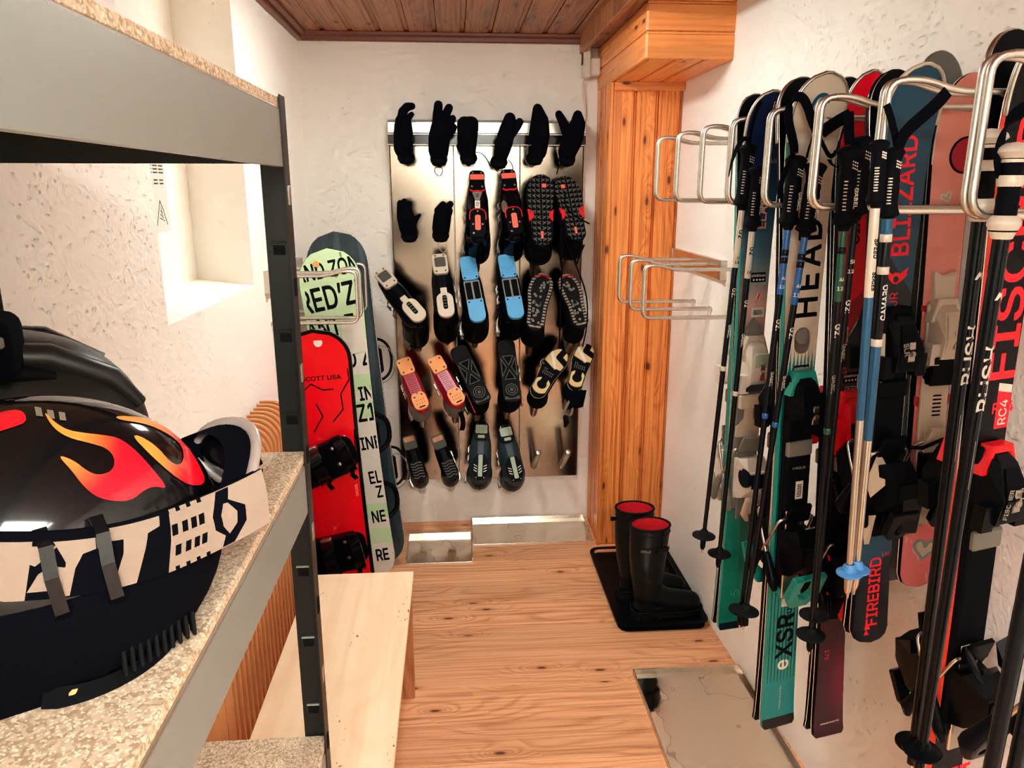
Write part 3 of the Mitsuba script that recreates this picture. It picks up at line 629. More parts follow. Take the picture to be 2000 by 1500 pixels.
# row 3: black boots with scuffed white plates
for i, (c, a, L) in enumerate((((-0.232, 3.30, 1.205), 38.0, 0.315), ((-0.050, 3.33, 1.240), 6.0, 0.318))):
    W = 0.092
    T = ski_boot('black ski boot with scuffed white sole plates, ' + ('tilted over the dryer left edge' if i == 0 else 'upright under the white glove loop'), c, a, L, W, 'black_plastic', 'black ski boots with scuffed white plates', bulk=1.08, side=(-1 if i == 0 else 1), cuff_h=0.30)
    l = L / 2
    toe = rr(-0.033, 0.033, 0.36 * l, 0.99 * l, 0.016); heel = rr(-0.036, 0.036, -0.96 * l, -0.22 * l, 0.032)
    plates(T, [('toe_plate', toe - rr(-0.024, 0.024, 0.58 * l, 0.88 * l, 0.006), -0.004, 0.012, 'cream_plastic'), ('toe_insert', rr(-0.025, 0.025, 0.57 * l, 0.89 * l, 0.006), -0.004, 0.008, 'grey_rubber'),
               ('heel_plate', heel - rr(-0.010, 0.010, -0.72 * l, -0.30 * l, 0.008), -0.004, 0.012, 'cream_plastic'), ('heel_neck', rr(-0.014, 0.014, -0.30 * l, -0.06 * l, 0.004), -0.004, 0.010, 'cream_plastic'), ('heel_insert', rr(-0.011, 0.011, -0.73 * l, -0.29 * l, 0.008), -0.004, 0.007, 'black_matte'),
               ('arch_ridge', P2((-0.012, 0.34 * l), (0.012, 0.34 * l), (0.006, -0.10 * l), (-0.006, -0.10 * l)), -0.006, 0.004, 'black_matte')])
    for q in range(4): T.part('heel_rib', bx((0, (-0.36 - q * 0.09) * l, 0.008), (0.018, 0.006, 0.004), 0.001), 'grey_rubber')
    studs(T, [(-0.020, 0.45 * l), (0.020, 0.45 * l), (-0.018, 0.93 * l), (0.018, 0.93 * l)], 0.012, 0.004, 'grey_rubber')
# row 3: blue soles
for i, (c, a, L) in enumerate((((0.079, 3.33, 1.225), 7.9, 0.325), ((0.247, 3.33, 1.235), 7.0, 0.320))):
    W = 0.096
    T = ski_boot('black ski boot with bright blue sole pads, ' + ('left one of its pair' if i == 0 else 'right one of its pair'), c, a, L, W, 'black_plastic', 'black ski boots with blue soles', bulk=1.12, side=-1, buckle='white_plastic')
    l = L / 2
    toe = rr(-0.036, 0.036, 0.26 * l, 0.99 * l, 0.018); heel = rr(-0.036, 0.036, -0.99 * l, -0.34 * l, 0.030).union(sbox(-0.036, -0.6 * l, 0.036, -0.34 * l))
    plates(T, [('toe_sole', toe, -0.004, 0.013, 'blue_sole'), ('heel_sole', heel, -0.004, 0.013, 'blue_sole'), ('arch_plate', rr(-0.035, 0.035, -0.34 * l, 0.26 * l, 0.002), -0.004, 0.005, 'grey_plastic'),
               ('arch_recess', rr(-0.030, -0.004, -0.30 * l, 0.21 * l, 0.004), 0.004, 0.0062, 'black_matte'), ('arch_recess', rr(0.004, 0.030, -0.30 * l, 0.21 * l, 0.004), 0.004, 0.0062, 'black_matte')])
    for q in range(3): T.part('tread_rib', ext(line2([(-0.033, (0.60 - q * 0.07) * l), (0, (0.56 - q * 0.07) * l), (0.033, (0.60 - q * 0.07) * l)], 0.0035), 0.012, 0.0145), 'blue_sole')
    studs(T, [(-0.026, 0.34 * l), (0.026, 0.34 * l), (-0.026, -0.40 * l), (0.026, -0.40 * l)], 0.0125, 0.004, 'black_matte')
# row 3: studded snow boots
for i, (c, a, L, W, sd) in enumerate((((0.370, 3.33, 1.171), -11, 0.285, 0.112, 1), ((0.528, 3.335, 1.173), 12.5, 0.270, 0.100, -1))):
    T, out = shoe('snow_boot', 'black snow boot with a lugged studded grey sole, ' + ('leaning left, heel to the lower left' if i == 0 else 'leaning right beside the pine column'), 'boot', 'black boots with studded soles', c, a, L, W, 'black_matte', 'dark_rubber', sd, 0.15)
    lug_pattern(T, out, L, W, 'grey_print', 'studs', 5 + i)
    T.part('toe_arc', ext(LineString([(-W * 0.28, 0.40 * L), (-W * 0.12, 0.45 * L), (W * 0.12, 0.45 * L), (W * 0.28, 0.40 * L)]).buffer(0.003, 3), -0.001, 0.006), 'dark_red')
    T.part('waist_mark', ext((Point(0, -0.06 * L).buffer(0.014, 6) - Point(0, -0.04 * L).buffer(0.009, 6)), -0.001, 0.004), 'grey_rubber')
# row 4: red children's boots with orange soles
for i, (c, a, L) in enumerate((((-0.195, 3.33, 0.803), 21.2, 0.262), ((-0.043, 3.33, 0.815), 27.9, 0.256))):
    W = 0.080
    T = ski_boot("small dark red ski boot with orange sole plates, " + ('nearer the left edge of the dryer' if i == 0 else 'beside the grey soled boot'), c, a, L, W, 'dark_red', 'dark red ski boots with orange plates', bulk=1.1, side=-1, buckle='cream_plastic', cuff='grey_plastic', cuff_h=0.20)
    l = L / 2
    toe = rr(-0.034, 0.034, 0.38 * l, 0.99 * l, 0.014); heel = rr(-0.033, 0.033, -0.99 * l, -0.36 * l, 0.024)
    plates(T, [('toe_plate', toe, -0.004, 0.012, 'orange_sole'), ('heel_plate', heel - P2((-0.012, -0.30 * l), (0.012, -0.30 * l), (0, -0.44 * l)), -0.004, 0.012, 'orange_sole'), ('arch', rr(-0.026, 0.026, -0.40 * l, 0.40 * l, 0.006), -0.010, 0.003, 'dark_red')])
    for q in range(9): T.part('arch_rib', bx((0, (0.30 - q * 0.075) * l, 0.0035), (0.034, 0.0035, 0.003), 0.0008), 'dark_red')
    studs(T, [(-0.022, 0.86 * l), (0.022, 0.86 * l), (-0.020, 0.48 * l), (0.020, 0.48 * l), (-0.018, -0.52 * l), (0.018, -0.48 * l)], 0.012, 0.0045, 'grey_rubber')
    for q in range(8): T.part('heel_nub', bx((-0.018 + 0.012 * (q % 4), (-0.66 - 0.12 * (q // 4)) * l, 0.0125), (0.006, 0.004, 0.002), 0.0006), 'bench_leg')
    T.part('heel_slot', ext(rr(-0.014, 0.014, -0.93 * l, -0.89 * l, 0.002), 0.0115, 0.0128), 'black_matte')
    if i == 1: T.part('loose_strap', ribbon(spline([(-0.01, -0.55 * L, -0.06), (-0.015, -0.68 * L, -0.07), (-0.045, -0.86 * L, -0.06)], 12), (1, 0, 0), 0.022, 0.003), 'black_fabric')
# row 4: grey soles with triangle cut-outs
for i, (c, a, L) in enumerate((((0.064, 3.33, 0.841), 23.2, 0.302), ((0.239, 3.33, 0.857), 4.3, 0.302))):
    W = 0.088
    T = ski_boot('black boot with a dark grey sole of triangle recesses, ' + ('tilted, touching the red boot' if i == 0 else 'upright beside the cream soled shoes'), c, a, L, W, 'black_matte', 'black boots with triangle recess soles', bulk=1.08, side=(-1 if i == 0 else 1), buckle='black_plastic', cuff_h=0.2)
    l = L / 2
    plates(T, [('sole', rr(-0.040, 0.040, -0.99 * l, 0.99 * l, 0.024), -0.006, 0.006, 'dark_rubber'), ('toe_plate', rr(-0.037, 0.037, 0.52 * l, 0.97 * l, 0.02), 0.005, 0.010, 'dark_rubber')])
    tri = lambda *q: Polygon([(x, y * l) for x, y in q]).buffer(0.0005)
    for pg in (tri((-0.026, 0.46), (0.026, 0.46), (0.0, 0.14)), tri((-0.026, -0.30), (0.026, -0.30), (0.0, 0.02)), tri((-0.034, 0.42), (-0.034, -0.22), (-0.010, 0.09)), tri((0.034, 0.42), (0.034, -0.22), (0.010, 0.09))):
        T.part('recess_frame', ext(pg - pg.buffer(-0.0035), 0.005, 0.010), 'grey_rubber')
        T.part('recess', ext(pg.buffer(-0.0035), 0.005, 0.0066), 'black_matte')
    for q in (0.028, 0.018): T.part('heel_ring', ext(Point(0, -0.62 * l).buffer(q, 8) - Point(0, -0.62 * l).buffer(q - 0.004, 8), 0.005, 0.0095), 'grey_rubber')
    T.part('heel_hub', ext(Point(0, -0.62 * l).buffer(0.008, 5), 0.005, 0.0095), 'grey_rubber')
    for q in range(10): T.part('lug', ext(Polygon([(-0.033 + 0.0066 * q, -0.84 * l - 0.008 * math.cos((q - 4.5) * 0.4)), (-0.028 + 0.0066 * q, -0.84 * l - 0.008 * math.cos((q - 4.5) * 0.4)), (-0.028 + 0.0066 * q, -0.92 * l), (-0.033 + 0.0066 * q, -0.92 * l)]).intersection(rr(-0.038, 0.038, -0.97 * l, 0, 0.024)).buffer(0.0004), 0.005, 0.0095), 'grey_rubber')
    T.part('red_trim', ribbon([(0.046 * (1 if i else -1), -0.35 * l - q * 0.02, -0.05 - 0.004 * q) for q in range(6)], (0, 0.3, 1), 0.010, 0.003), 'red_plastic')
# row 4: cream and black trainers
for i, (c, a, L, W, sd) in enumerate((((0.420, 3.33, 0.844), -32.6, 0.268, 0.100, 1), ((0.563, 3.325, 0.872), -20.0, 0.240, 0.092, 1))):
    T, out = shoe('winter_shoe', 'black shoe with cream and black sole, ' + ('lower left one of its pair' if i == 0 else 'upper right one with a grey webbing loop'), 'shoe', 'black shoes with cream and black soles', c, a, L, W, 'black_matte', 'black_matte', sd, 0.12)
    inn = out.buffer(-0.004)
    cres = (Point(0, -0.27 * L).buffer(0.040, 10) - Point(0.0, -0.25 * L).buffer(0.022, 8) - sbox(-0.016, -0.26 * L, 0.016, 0)).intersection(inn)
    T.part('heel_tread', ext(cres, -0.001, 0.006, 0.001), 'wood_sole_tan')
    fore = inn.intersection(sbox(-1, 0.10 * L, 1, 1)) - LineString([(0.012 * sd, 0.5 * L), (0.004 * sd, 0.33 * L), (0.06 * sd, 0.25 * L)]).buffer(0.014, 4) - LineString([(-0.06 * sd, 0.16 * L), (0.0, 0.08 * L), (0.06, 0.10 * L)]).buffer(0.008, 4)
    for g in getattr(fore, 'geoms', [fore]): T.part('forefoot_tread', ext(g, -0.001, 0.006, 0.001), 'wood_sole_tan')
    T.part('tread_swoosh', ext(LineString([(-0.036 * sd, 0.34 * L), (-0.012 * sd, 0.24 * L), (0.012 * sd, 0.12 * L)]).buffer(0.007, 4).intersection(inn), -0.001, 0.0085, 0.001), 'white_print')
    for q in range(14): T.part('tread_block', ext(rr(-0.028 + 0.009 * (q % 6), -0.023 + 0.009 * (q % 6), (-0.06 + 0.045 * (q // 6)) * L, (-0.06 + 0.045 * (q // 6)) * L + 0.007, 0.001).intersection(inn).buffer(0.0002), -0.001, 0.004), 'grey_rubber')
    T.part('midsole_line', ext(out.buffer(0.0012) - out.buffer(-0.002), -0.012, -0.008), 'cream_plastic')
    if i == 1:
        iv = np.linalg.inv(boot_frame(c, a).M)
        q = lambda pts: (np.c_[np.array(pts), np.ones(len(pts))] @ iv.T)[:, :3]
        T.part('tongue', put(hullp([(-0.046, 0, 0), (0.046, 0.0, 0), (0.036, -0.075, 0), (-0.03, -0.085, 0), (-0.046, 0, 0.05), (0.046, 0, 0.05), (0.02, -0.07, 0.04), (-0.02, -0.075, 0.04)]), iv @ Frame((0.535, 3.30, 0.765), (1, 0, 0), (0, 0.3, 0.95)).M), 'black_fabric', True)
        T.part('webbing_loop', ribbon(q(spline([(0.505, 3.27, 0.755), (0.493, 3.25, 0.71), (0.488, 3.25, 0.672), (0.505, 3.25, 0.665), (0.520, 3.255, 0.70), (0.535, 3.27, 0.735)], 24)), (1, 0.2, 0.3), 0.010, 0.003), 'grey_plastic')
        T.part('toggle', put(chain([(0, 0, 0, 0.012), (0.006, -0.022, 0, 0.013), (0.0, -0.04, 0, 0.008)], 10), iv @ Frame((0.487, 3.25, 0.655), (1, 0, 0), (0, 0, 1)).M), 'black_plastic', True)
        T.part('size_tag', put(wr('SOFT', 0.007, 0, 0, -20, 0.001, 0.001), iv @ Frame((0.522, 3.285, 0.735), (1, 0, 0), (0, 0.3, 0.95)).M), 'white_print') if False else None
    else:
        T.part('lace_loop', tube(spline([(-0.048, 0.10 * L, -0.03), (-0.062, 0.16 * L, -0.02), (-0.058, 0.2 * L, -0.02), (-0.046, 0.15 * L, -0.03)], 16), 0.0018, 6), 'cream_plastic', True)
# row 5: small black boots with worn toes
for i, (c, a, L) in enumerate((((-0.199, 3.33, 0.449), 15.5, 0.224), ((-0.059, 3.33, 0.451), 20.6, 0.224))):
    W = 0.070
    T = ski_boot("small black ski boot with worn toe and zigzag heel, " + ('nearest the dryer lower left corner' if i == 0 else 'second from the lower left'), c, a, L, W, 'black_plastic', 'small black ski boots at the bottom', bulk=1.05, side=(1 if i else -1), buckle='chrome', cuff_h=0.19)
    l = L / 2
    plates(T, [('toe_plate', rr(-0.030, 0.030, 0.40 * l, 0.99 * l, 0.012), -0.004, 0.011, 'grey_rubber'), ('toe_wear', rr(-0.024, 0.024, 0.72 * l, 0.93 * l, 0.006), 0.010, 0.012, 'bench_leg'), ('heel_plate', rr(-0.029, 0.029, -0.99 * l, -0.1 * l, 0.022), -0.004, 0.007, 'black_plastic')])
    for q in range(6):
        y = (-0.22 - 0.12 * q) * l
        T.part('chevron_lug', ext(line2([(-0.025, y), (-0.010, y - 0.006), (0.004, y), (0.025, y - 0.004)], 0.0055), 0.006, 0.011), 'grey_rubber')
    studs(T, [(-0.020, -0.84 * l), (0.018, -0.86 * l)], 0.007, 0.0035)
# row 5: teal-grey boots with pale inserts
for i, (c, a, L) in enumerate((((0.107, 3.33, 0.479), -3.6, 0.278), ((0.246, 3.33, 0.464), 10.5, 0.280))):
    W = 0.096
    T = ski_boot('dark teal ski boot with pale green sole inserts, ' + ('upright left one of its pair' if i == 0 else 'tilted right one beside the bare pegs'), c, a, L, W, 'teal_grey', 'dark teal ski boots with pale inserts', bulk=1.08, side=(-1 if i == 0 else -1), cuff='black_plastic', cuff_h=0.23)
    l = L / 2
    plates(T, [('toe_plate', rr(-0.034, 0.034, 0.36 * l, 0.99 * l, 0.024), -0.006, 0.008, 'black_plastic'), ('toe_insert', rr(-0.028, 0.028, 0.58 * l, 0.88 * l, 0.005), 0.007, 0.012, 'pale_green'), ('label_plate', rr(-0.016, 0.016, 0.42 * l, 0.53 * l, 0.003), 0.007, 0.010, 'pale_green'),
               ('heel_plate', P2((-0.036, -0.34 * l), (-0.018, -0.14 * l), (0.018, -0.14 * l), (0.036, -0.34 * l), (0.034, -0.80 * l), (0.018, -0.99 * l), (-0.018, -0.99 * l), (-0.034, -0.80 * l)), -0.006, 0.009, 'black_plastic'), ('heel_insert', rr(-0.010, 0.010, -0.90 * l, -0.16 * l, 0.003), 0.008, 0.013, 'pale_green')])
    for q in range(3):
        for s in (-1, 1): T.part('heel_stripe', ext(line2([(s * 0.015, (-0.56 - 0.09 * q) * l), (s * 0.030, (-0.50 - 0.09 * q) * l)], 0.0035), 0.008, 0.0115), 'white_print')
    studs(T, [(-0.02, 0.92 * l), (0.02, 0.92 * l), (-0.018, -0.93 * l), (0.018, -0.93 * l)], 0.0085, 0.003)
for b in ((0.381, PY, 0.298), (0.525, PY, 0.297)): peg(b)

# ------------------------------------------------------------------ gloves on the upper pegs
GS = 0.00233
def glove(label, centre, mid, chains, extra=(), name='ski_glove', cat_='glove', group=None):
    F = Frame(centre, (1, 0, 0), (0, -0.30, 0.95)); T = Thing(name, label, cat_, F, group)
    def J(ch, z=0.0): return [((x - mid[0]) * GS, (mid[1] - y) * GS, z + (q[0] if q else 0.0), r * GS) for x, y, r, *q in ch]
    T.part('hand', blend([chain(J(c), 14) for c in chains], 0.007, 5), 'black_fabric', True)
    low = max((p for p in chains[0]), key=lambda p: p[1])
    x0, y0 = (low[0] - mid[0]) * GS, (mid[1] - low[1]) * GS
    T.part('cuff', put(lathe([(0.022, -0.010), (0.030, -0.012), (0.034, 0.0), (0.036, 0.02), (0.030, 0.03)], 18), Frame((x0, y0 - 0.006, 0), (1, 0, 0), (0, 0, -1)).M), 'black_fabric', True)
    T.part('cuff_band', put(lathe([(0.0365, 0.0), (0.0375, 0.004), (0.0375, 0.012), (0.0365, 0.016)], 18), Frame((x0, y0 - 0.006, 0), (1, 0, 0), (0, 0, -1)).M), 'black_matte', True)
    for nm, pts, w, b in extra:
        T.part(nm, ribbon(spline([((x - mid[0]) * GS, (mid[1] - y) * GS, 0.035) for x, y in pts], 20), (0.2, 0.3, 1), w, 0.0022), b)
    p = (F.M @ np.array([x0, y0 + 0.05, 0, 1]))[:3]
    peg((p[0], PY, p[2] - 0.058), 0.205)
    return T
glove('black mitten glove with fingers hooked to the right, leftmost on the top row', (-0.202, 3.44, 1.873), (790, 265), [[(791, 306, 12), (787, 288, 18), (788, 262, 18), (789, 240, 15)], [(786, 240, 9), (789, 223, 8.5), (797, 214, 7.5), (806, 213, 6.5)], [(794, 243, 8), (800, 232, 6), (805, 227, 5)]])
glove('black glove with spread fingers, second on the top row', (-0.049, 3.44, 1.863), (860, 270), [[(856, 310, 12), (856, 292, 19), (858, 268, 20), (856, 250, 13)], [(853, 255, 9), (856, 228, 9), (858, 211, 8)], [(860, 254, 9), (872, 226, 8), (877, 216, 7.5)], [(865, 259, 9), (878, 242, 8), (883, 235, 7)], [(868, 268, 8), (881, 256, 7.5), (885, 250, 6.5)]],
      [('hanging_loop', [(856, 318), (850, 331), (857, 335), (862, 329), (858, 318)], 0.006, 'black_matte')])
glove('black fist-shaped mitten with a loose wrist strap, third on the top row', (0.067, 3.44, 1.853), (913, 275), [[(915, 308, 12), (913, 292, 16), (913, 268, 19), (917, 248, 17), (921, 244, 13)], [(913, 268, 18), (908, 245, 14)], [(905, 290, 10), (898, 285, 6)]],
      [('wrist_strap', [(928, 292), (938, 294), (945, 300), (955, 317)], 0.012, 'black_matte'), ('hanging_loop', [(908, 314), (912, 318), (920, 318), (926, 313)], 0.004, 'cream_plastic')])
glove('black mitten with thumb to the right, fourth on the top row', (0.244, 3.44, 1.854), (993, 275), [[(976, 316, 9), (980, 300, 14), (985, 278, 17), (991, 255, 15), (995, 235, 11)], [(994, 266, 10), (1004, 254, 9), (1013, 241, 7.5)]],
      [('hanging_loop', [(970, 316), (972, 327), (979, 326), (981, 317)], 0.006, 'black_matte'), ('cord', [(992, 306), (998, 312), (1001, 330)], 0.005, 'black_matte')])
glove('tall pointed black mitten, fifth on the top row', (0.376, 3.44, 1.876), (1052, 265), [[(1046, 309, 12), (1051, 293, 18), (1053, 265, 20), (1053, 240, 17), (1048, 217, 9)]],
      [('pull_cord', [(1037, 278), (1028, 284), (1026, 300), (1030, 312), (1040, 317)], 0.005, 'grey_plastic')])
glove('black mitten with thumb to the left, rightmost on the top row', (0.517, 3.44, 1.866), (1115, 270), [[(1110, 311, 13), (1110, 295, 18), (1119, 270, 20), (1126, 246, 15), (1125, 228, 8.5)], [(1108, 262, 10), (1099, 242, 9), (1090, 227, 7)]],
      [('wrist_strap', [(1102, 306), (1095, 316), (1090, 333)], 0.010, 'black_matte')])
glove('small black finger glove with thumb out right, lower left on the dryer', (-0.201, 3.44, 1.508), (796, 435), [[(798, 462, 10), (796, 445, 17), (793, 425, 17), (794, 412, 11)], [(783, 418, 6.5), (784, 397, 6)], [(791, 413, 6.5), (792, 394, 6)], [(798, 413, 6.5), (801, 398, 5.5)], [(803, 438, 9), (811, 428, 6), (819, 420, 3)]])
glove('small black glove with white loop, beside the black ski boots', (-0.053, 3.44, 1.497), (862, 440), [[(860, 462, 11), (861, 447, 17), (864, 424, 17), (864, 412, 10)], [(857, 412, 8), (866, 400, 6.5)], [(868, 412, 8), (880, 399, 6)], [(873, 425, 7), (879, 412, 5.5)]],
      [('hanging_loop', [(858, 468), (858, 482), (866, 489), (870, 484), (864, 470)], 0.007, 'cream_plastic')])

# ------------------------------------------------------------------ boot mat and wellingtons
tray = Thing('boot_tray', 'black plastic boot tray on the floor beside the pine column', 'boot tray')
tp = rr(0.604, 0.960, 2.548, 3.210, 0.045)
tray.part('base', ext(tp.buffer(-0.006), 0.001, 0.006), 'black_plastic')
o = m3.CrossSection([np.array(tp.exterior.coords)[:-1]]); n_ = m3.CrossSection([np.array(tp.buffer(-0.020).exterior.coords)[:-1]])
tray.part('rim', as_tri(m3.Manifold.extrude(o, 0.030) - m3.Manifold.extrude(n_, 0.04).translate((0, 0, 0.004))), 'black_plastic')
tray.part('rim_flange', ext(tp.buffer(0.004) - tp.buffer(-0.016), 0.027, 0.031, 0.0015), 'black_plastic')
for i, (x, y_, deg, lab) in enumerate(((0.735, 2.655, 6, 'black wellington boot with red lining, in front on the boot tray'), (0.712, 2.815, -3, 'black wellington boot with red lining, behind the other one on the boot tray'))):
    a = math.radians(deg)
    F = Frame((x, y_, 0.0065), (math.cos(a), math.sin(a), 0), (-math.sin(a), math.cos(a), 0))   # u = toe direction
    T = Thing('wellington_boot', lab, 'wellington boot', F, 'wellington boots on the boot tray')
    H_ = 0.395
    foot = [chain([(0.0, 0, 0.10, 0.052), (0.0, 0, 0.055, 0.046), (-0.012, 0, 0.045, 0.040), (0.11, 0, 0.050, 0.044), (0.185, 0, 0.045, 0.040)], 20), chain([(0.0, 0, 0.11, 0.054), (0.075, 0, 0.066, 0.046), (0.16, 0, 0.048, 0.043)], 20), chain([(0.0, 0, 0.10, 0.054), (0.0, 0, 0.17, 0.060)], 20)]
    shaft = m3.Manifold(m3.Mesh(*[np.array(q, d) for q, d in zip((lambda m: (m.vertices, m.faces))(loft([np.c_[np.cos(t) * r1 + x0, np.sin(t) * r2, np.full(28, z)] for t in [np.arange(28) * 2 * math.pi / 28] for z, r1, r2, x0 in
              ((0.12, 0.056, 0.052, 0.0), (0.18, 0.064, 0.056, -0.003), (0.26, 0.073, 0.062, -0.004), (0.34, 0.077, 0.064, -0.002), (H_, 0.080, 0.066, 0.0))])), (np.float32, np.uint32))]))
    cutz = m3.Manifold.cube((2, 2, 2), True).translate((0, 0, -1.0 + 0.016))
    hollow = m3.Manifold.cylinder(0.30, 0.052, 0.0665, 28).scale((1.14, 0.94, 1)).translate((0, 0, 0.15))
    body = blend([q - cutz for q in foot] + [shaft], 0.009, 10)
    body = m3.Manifold(m3.Mesh(np.array(body.vertices, np.float32), np.array(body.faces, np.uint32))) - hollow
    T.part('shell', as_tri(body), 'wellington_rubber', 40)
    t = np.arange(28) * 2 * math.pi / 28
    T.part('lining', loft([np.c_[np.cos(t) * 0.0585, np.sin(t) * 0.0485, np.full(28, 0.165)], np.c_[np.cos(t) * 0.0718, np.sin(t) * 0.0592, np.full(28, H_ - 0.003)]], True, False), 'red_lining', True, label='bright red lining')
    T.part('top_binding', tube(np.r_[[(math.cos(q) * 0.0775, math.sin(q) * 0.0635, H_ - 0.002) for q in np.linspace(0, 2 * math.pi, 33)]], 0.0045, 8), 'dark_rubber', True)
    T.part('top_band', tube(np.r_[[(math.cos(q) * 0.0785, math.sin(q) * 0.0645, H_ - 0.026) for q in np.linspace(0, 2 * math.pi, 33)]], 0.0022, 6), 'dark_rubber', True)
    so = Polygon([(-0.060, 0), (-0.052, 0.032), (-0.02, 0.042), (0.03, 0.036), (0.09, 0.040), (0.15, 0.047), (0.20, 0.042), (0.226, 0.022), (0.231, 0), (0.226, -0.020), (0.20, -0.040), (0.15, -0.046), (0.09, -0.040), (0.03, -0.036), (-0.02, -0.042), (-0.052, -0.032)]).buffer(0.003)
    T.part('sole', ext(so.intersection(sbox(0.045, -1, 1, 1)), 0.006, 0.020, 0.003), 'dark_rubber'); T.part('heel', ext(so.intersection(sbox(-1, -1, 0.046, 1)), 0.0, 0.022, 0.002), 'dark_rubber')
    T.part('foxing', tube(np.array([(p[0], p[1], 0.026 + 0.012 * max(0, 1 - abs(p[0] + 0.03) / 0.06)) for p in so.buffer(-0.001).exterior.coords]), 0.003, 6), 'dark_rubber', True)
    for q in range(6): T.part('heel_cleat', bx((-0.048 + q * 0.015, -0.0425 + 0.010 * (q == 0), 0.010), (0.008, 0.006, 0.016), 0.001), 'black_matte')
    for sgn in (-1,):
        T.part('gusset_strap', ribbon([(0.0785 * math.cos(q), sgn * 0.0655 * math.sin(q), H_ - 0.085 - 0.006 * math.sin(q * 3)) for q in np.linspace(0.5, 2.2, 14)], (0, 0, 1), 0.014, 0.003), 'dark_rubber')
        T.part('gusset_seam', tube([(0.030, sgn * 0.0645, H_ - 0.005), (0.028, sgn * 0.0645, H_ - 0.06), (0.026, sgn * 0.064, H_ - 0.075)], 0.0022, 6), 'black_matte')
        T.part('buckle', bx((0.005, sgn * 0.0665, H_ - 0.085), (0.016, 0.005, 0.018), 0.001), 'black_plastic')
    if i == 0:
        T.part('lettering', put(wr('AIGLE', 0.009, 0, 0, 0, 0, 0.0015), Frame((-0.036, -0.0595, H_ - 0.085), (0.97, -0.24, 0), (0, 0, 1)).M), 'grey_print')
    else:
        T.part('pull_tab', bx((-0.088, 0.0, H_ - 0.05), (0.018, 0.012, 0.016), 0.002), 'black_plastic')

# ------------------------------------------------------------------ snowboards
def board_outline(L, w, waist, tip):
    """Snowboard shape with a side cut and round ends, bottom at v = 0."""
    v = np.linspace(0, L, 81); a = np.clip(v / tip, 0, 1); b = np.clip((L - v) / tip, 0, 1)
    s = (v - L / 2) / (L / 2)
    half = (waist + (w - waist) * s ** 2) / 2 * np.sqrt(np.clip(1 - (1 - a) ** 2.3, 0, 1)) * np.sqrt(np.clip(1 - (1 - b) ** 2.3, 0, 1))
    pts = [(h, q) for h, q in zip(half, v)] + [(-h, q) for h, q in zip(half[::-1], v[::-1])]
    return Polygon(pts).buffer(0.0008)
def snowboard_mesh(poly, L, th, rise, inset=0.0, z=0.0, tip=0.20):
    m = ext(poly.buffer(-inset) if inset else poly, z, z + th)
    m = m.subdivide_to_size(0.03); v = m.vertices
    e = np.maximum(np.maximum((tip - v[:, 1]) / tip, (v[:, 1] - (L - tip)) / tip), 0)
    v[:, 2] += rise * e ** 2
    m.vertices = v; return m
def strap_binding(T, v, s, deg, lean=1.0):
    """Baseplate, highback and two straps; the board's face looks along +z."""
    R = trimesh.transformations.rotation_matrix(math.radians(deg), [0, 0, 1]); R[:3, 3] = [0, v, 0]
    R[:3, :3] *= s
    G = lambda m: put(m, R)
    k = T.part('binding', G(cat(ext(Point(0, 0).buffer(0.055, 8), 0.002, 0.018, 0.003), ext(rr(-0.13, 0.10, -0.055, 0.055, 0.03), 0.008, 0.022, 0.003), rbox(-0.10, 0.07, -0.062, -0.050, 0.01, 0.06, 0.004), rbox(-0.10, 0.07, 0.050, 0.062, 0.01, 0.06, 0.004))), 'black_plastic')
    t = np.linspace(-1.25, 1.25, 13)
    rings = []
    for z, r, x0 in ((0.02, 0.060, -0.075), (0.08, 0.066, -0.085), (0.15, 0.062, -0.105), (0.20, 0.050, -0.125)):
        rings.append(np.r_[np.c_[x0 - r * np.cos(t), r * np.sin(t), np.full(13, z)], np.c_[x0 - (r - 0.006) * np.cos(t[::-1]), (r - 0.006) * np.sin(t[::-1]), np.full(13, z)]])
    T.part('highback', G(loft(rings)), 'black_gloss', 40, under=k)
    T.part('heel_hoop', G(tube([(-0.09 - 0.06 * math.cos(a), 0.064 * math.sin(a), 0.055) for a in np.linspace(-1.5, 1.5, 13)], 0.006, 8)), 'black_plastic', True, under=k)
    for x, z, w in ((-0.02, 0.115, 0.042), (0.065, 0.07, 0.034)):
        p = [(x + 0.02 * math.sin(a), -0.060 * math.cos(a), 0.04 + z * math.sin(a) ** 0.8) for a in np.linspace(0.02, math.pi - 0.02, 17)]
        T.part('strap', G(ribbon(p, (1, 0, 0.1), w, 0.007)), 'black_gloss', under=k)
        T.part('ladder', G(ribbon([(x, -0.066, 0.03), (x, -0.069, 0.07), (x + 0.02, -0.075, 0.12)], (1, 0, 0), 0.014, 0.003)), 'black_plastic', under=k)
        T.part('ratchet', G(bx((x, 0.064, 0.06), (0.035, 0.012, 0.026), 0.003)), 'chrome' if x < 0 else 'black_plastic', under=k)
    for q in ((-0.045, 0.03), (-0.045, -0.03), (0.03, 0.03), (0.03, -0.03)):
        T.part('screw', G(put(lathe([(0, 0.004), (0.006, 0.003), (0.008, 0), (0, 0)], 10), Frame((q[0], q[1], 0.021)).M)), 'chrome', under=k)
def lean_frame(bot, top):
    d = np.array(top, float) - bot
    return Frame(bot, np.array([1.0, 0, 0]) - d * (d[0] / (d @ d)), d), float(np.linalg.norm(d))
def black_base(p, n, uv):
    g = fbm(uv.x * 60, uv.y * 3, 1.0, 3)
    return mix((0.010, 0.021, 0.028), (0.030, 0.048, 0.056), smoothstep(0.45, 0.75, g))
mat('board_black', None, 0.24, spec=0.35, tex=proc(black_base))
def uv_of(m): return np.array(m.vertices)[:, :2]
F, L = lean_frame((-0.357, 3.13, 0.012), (-0.489, 3.19, 1.487))
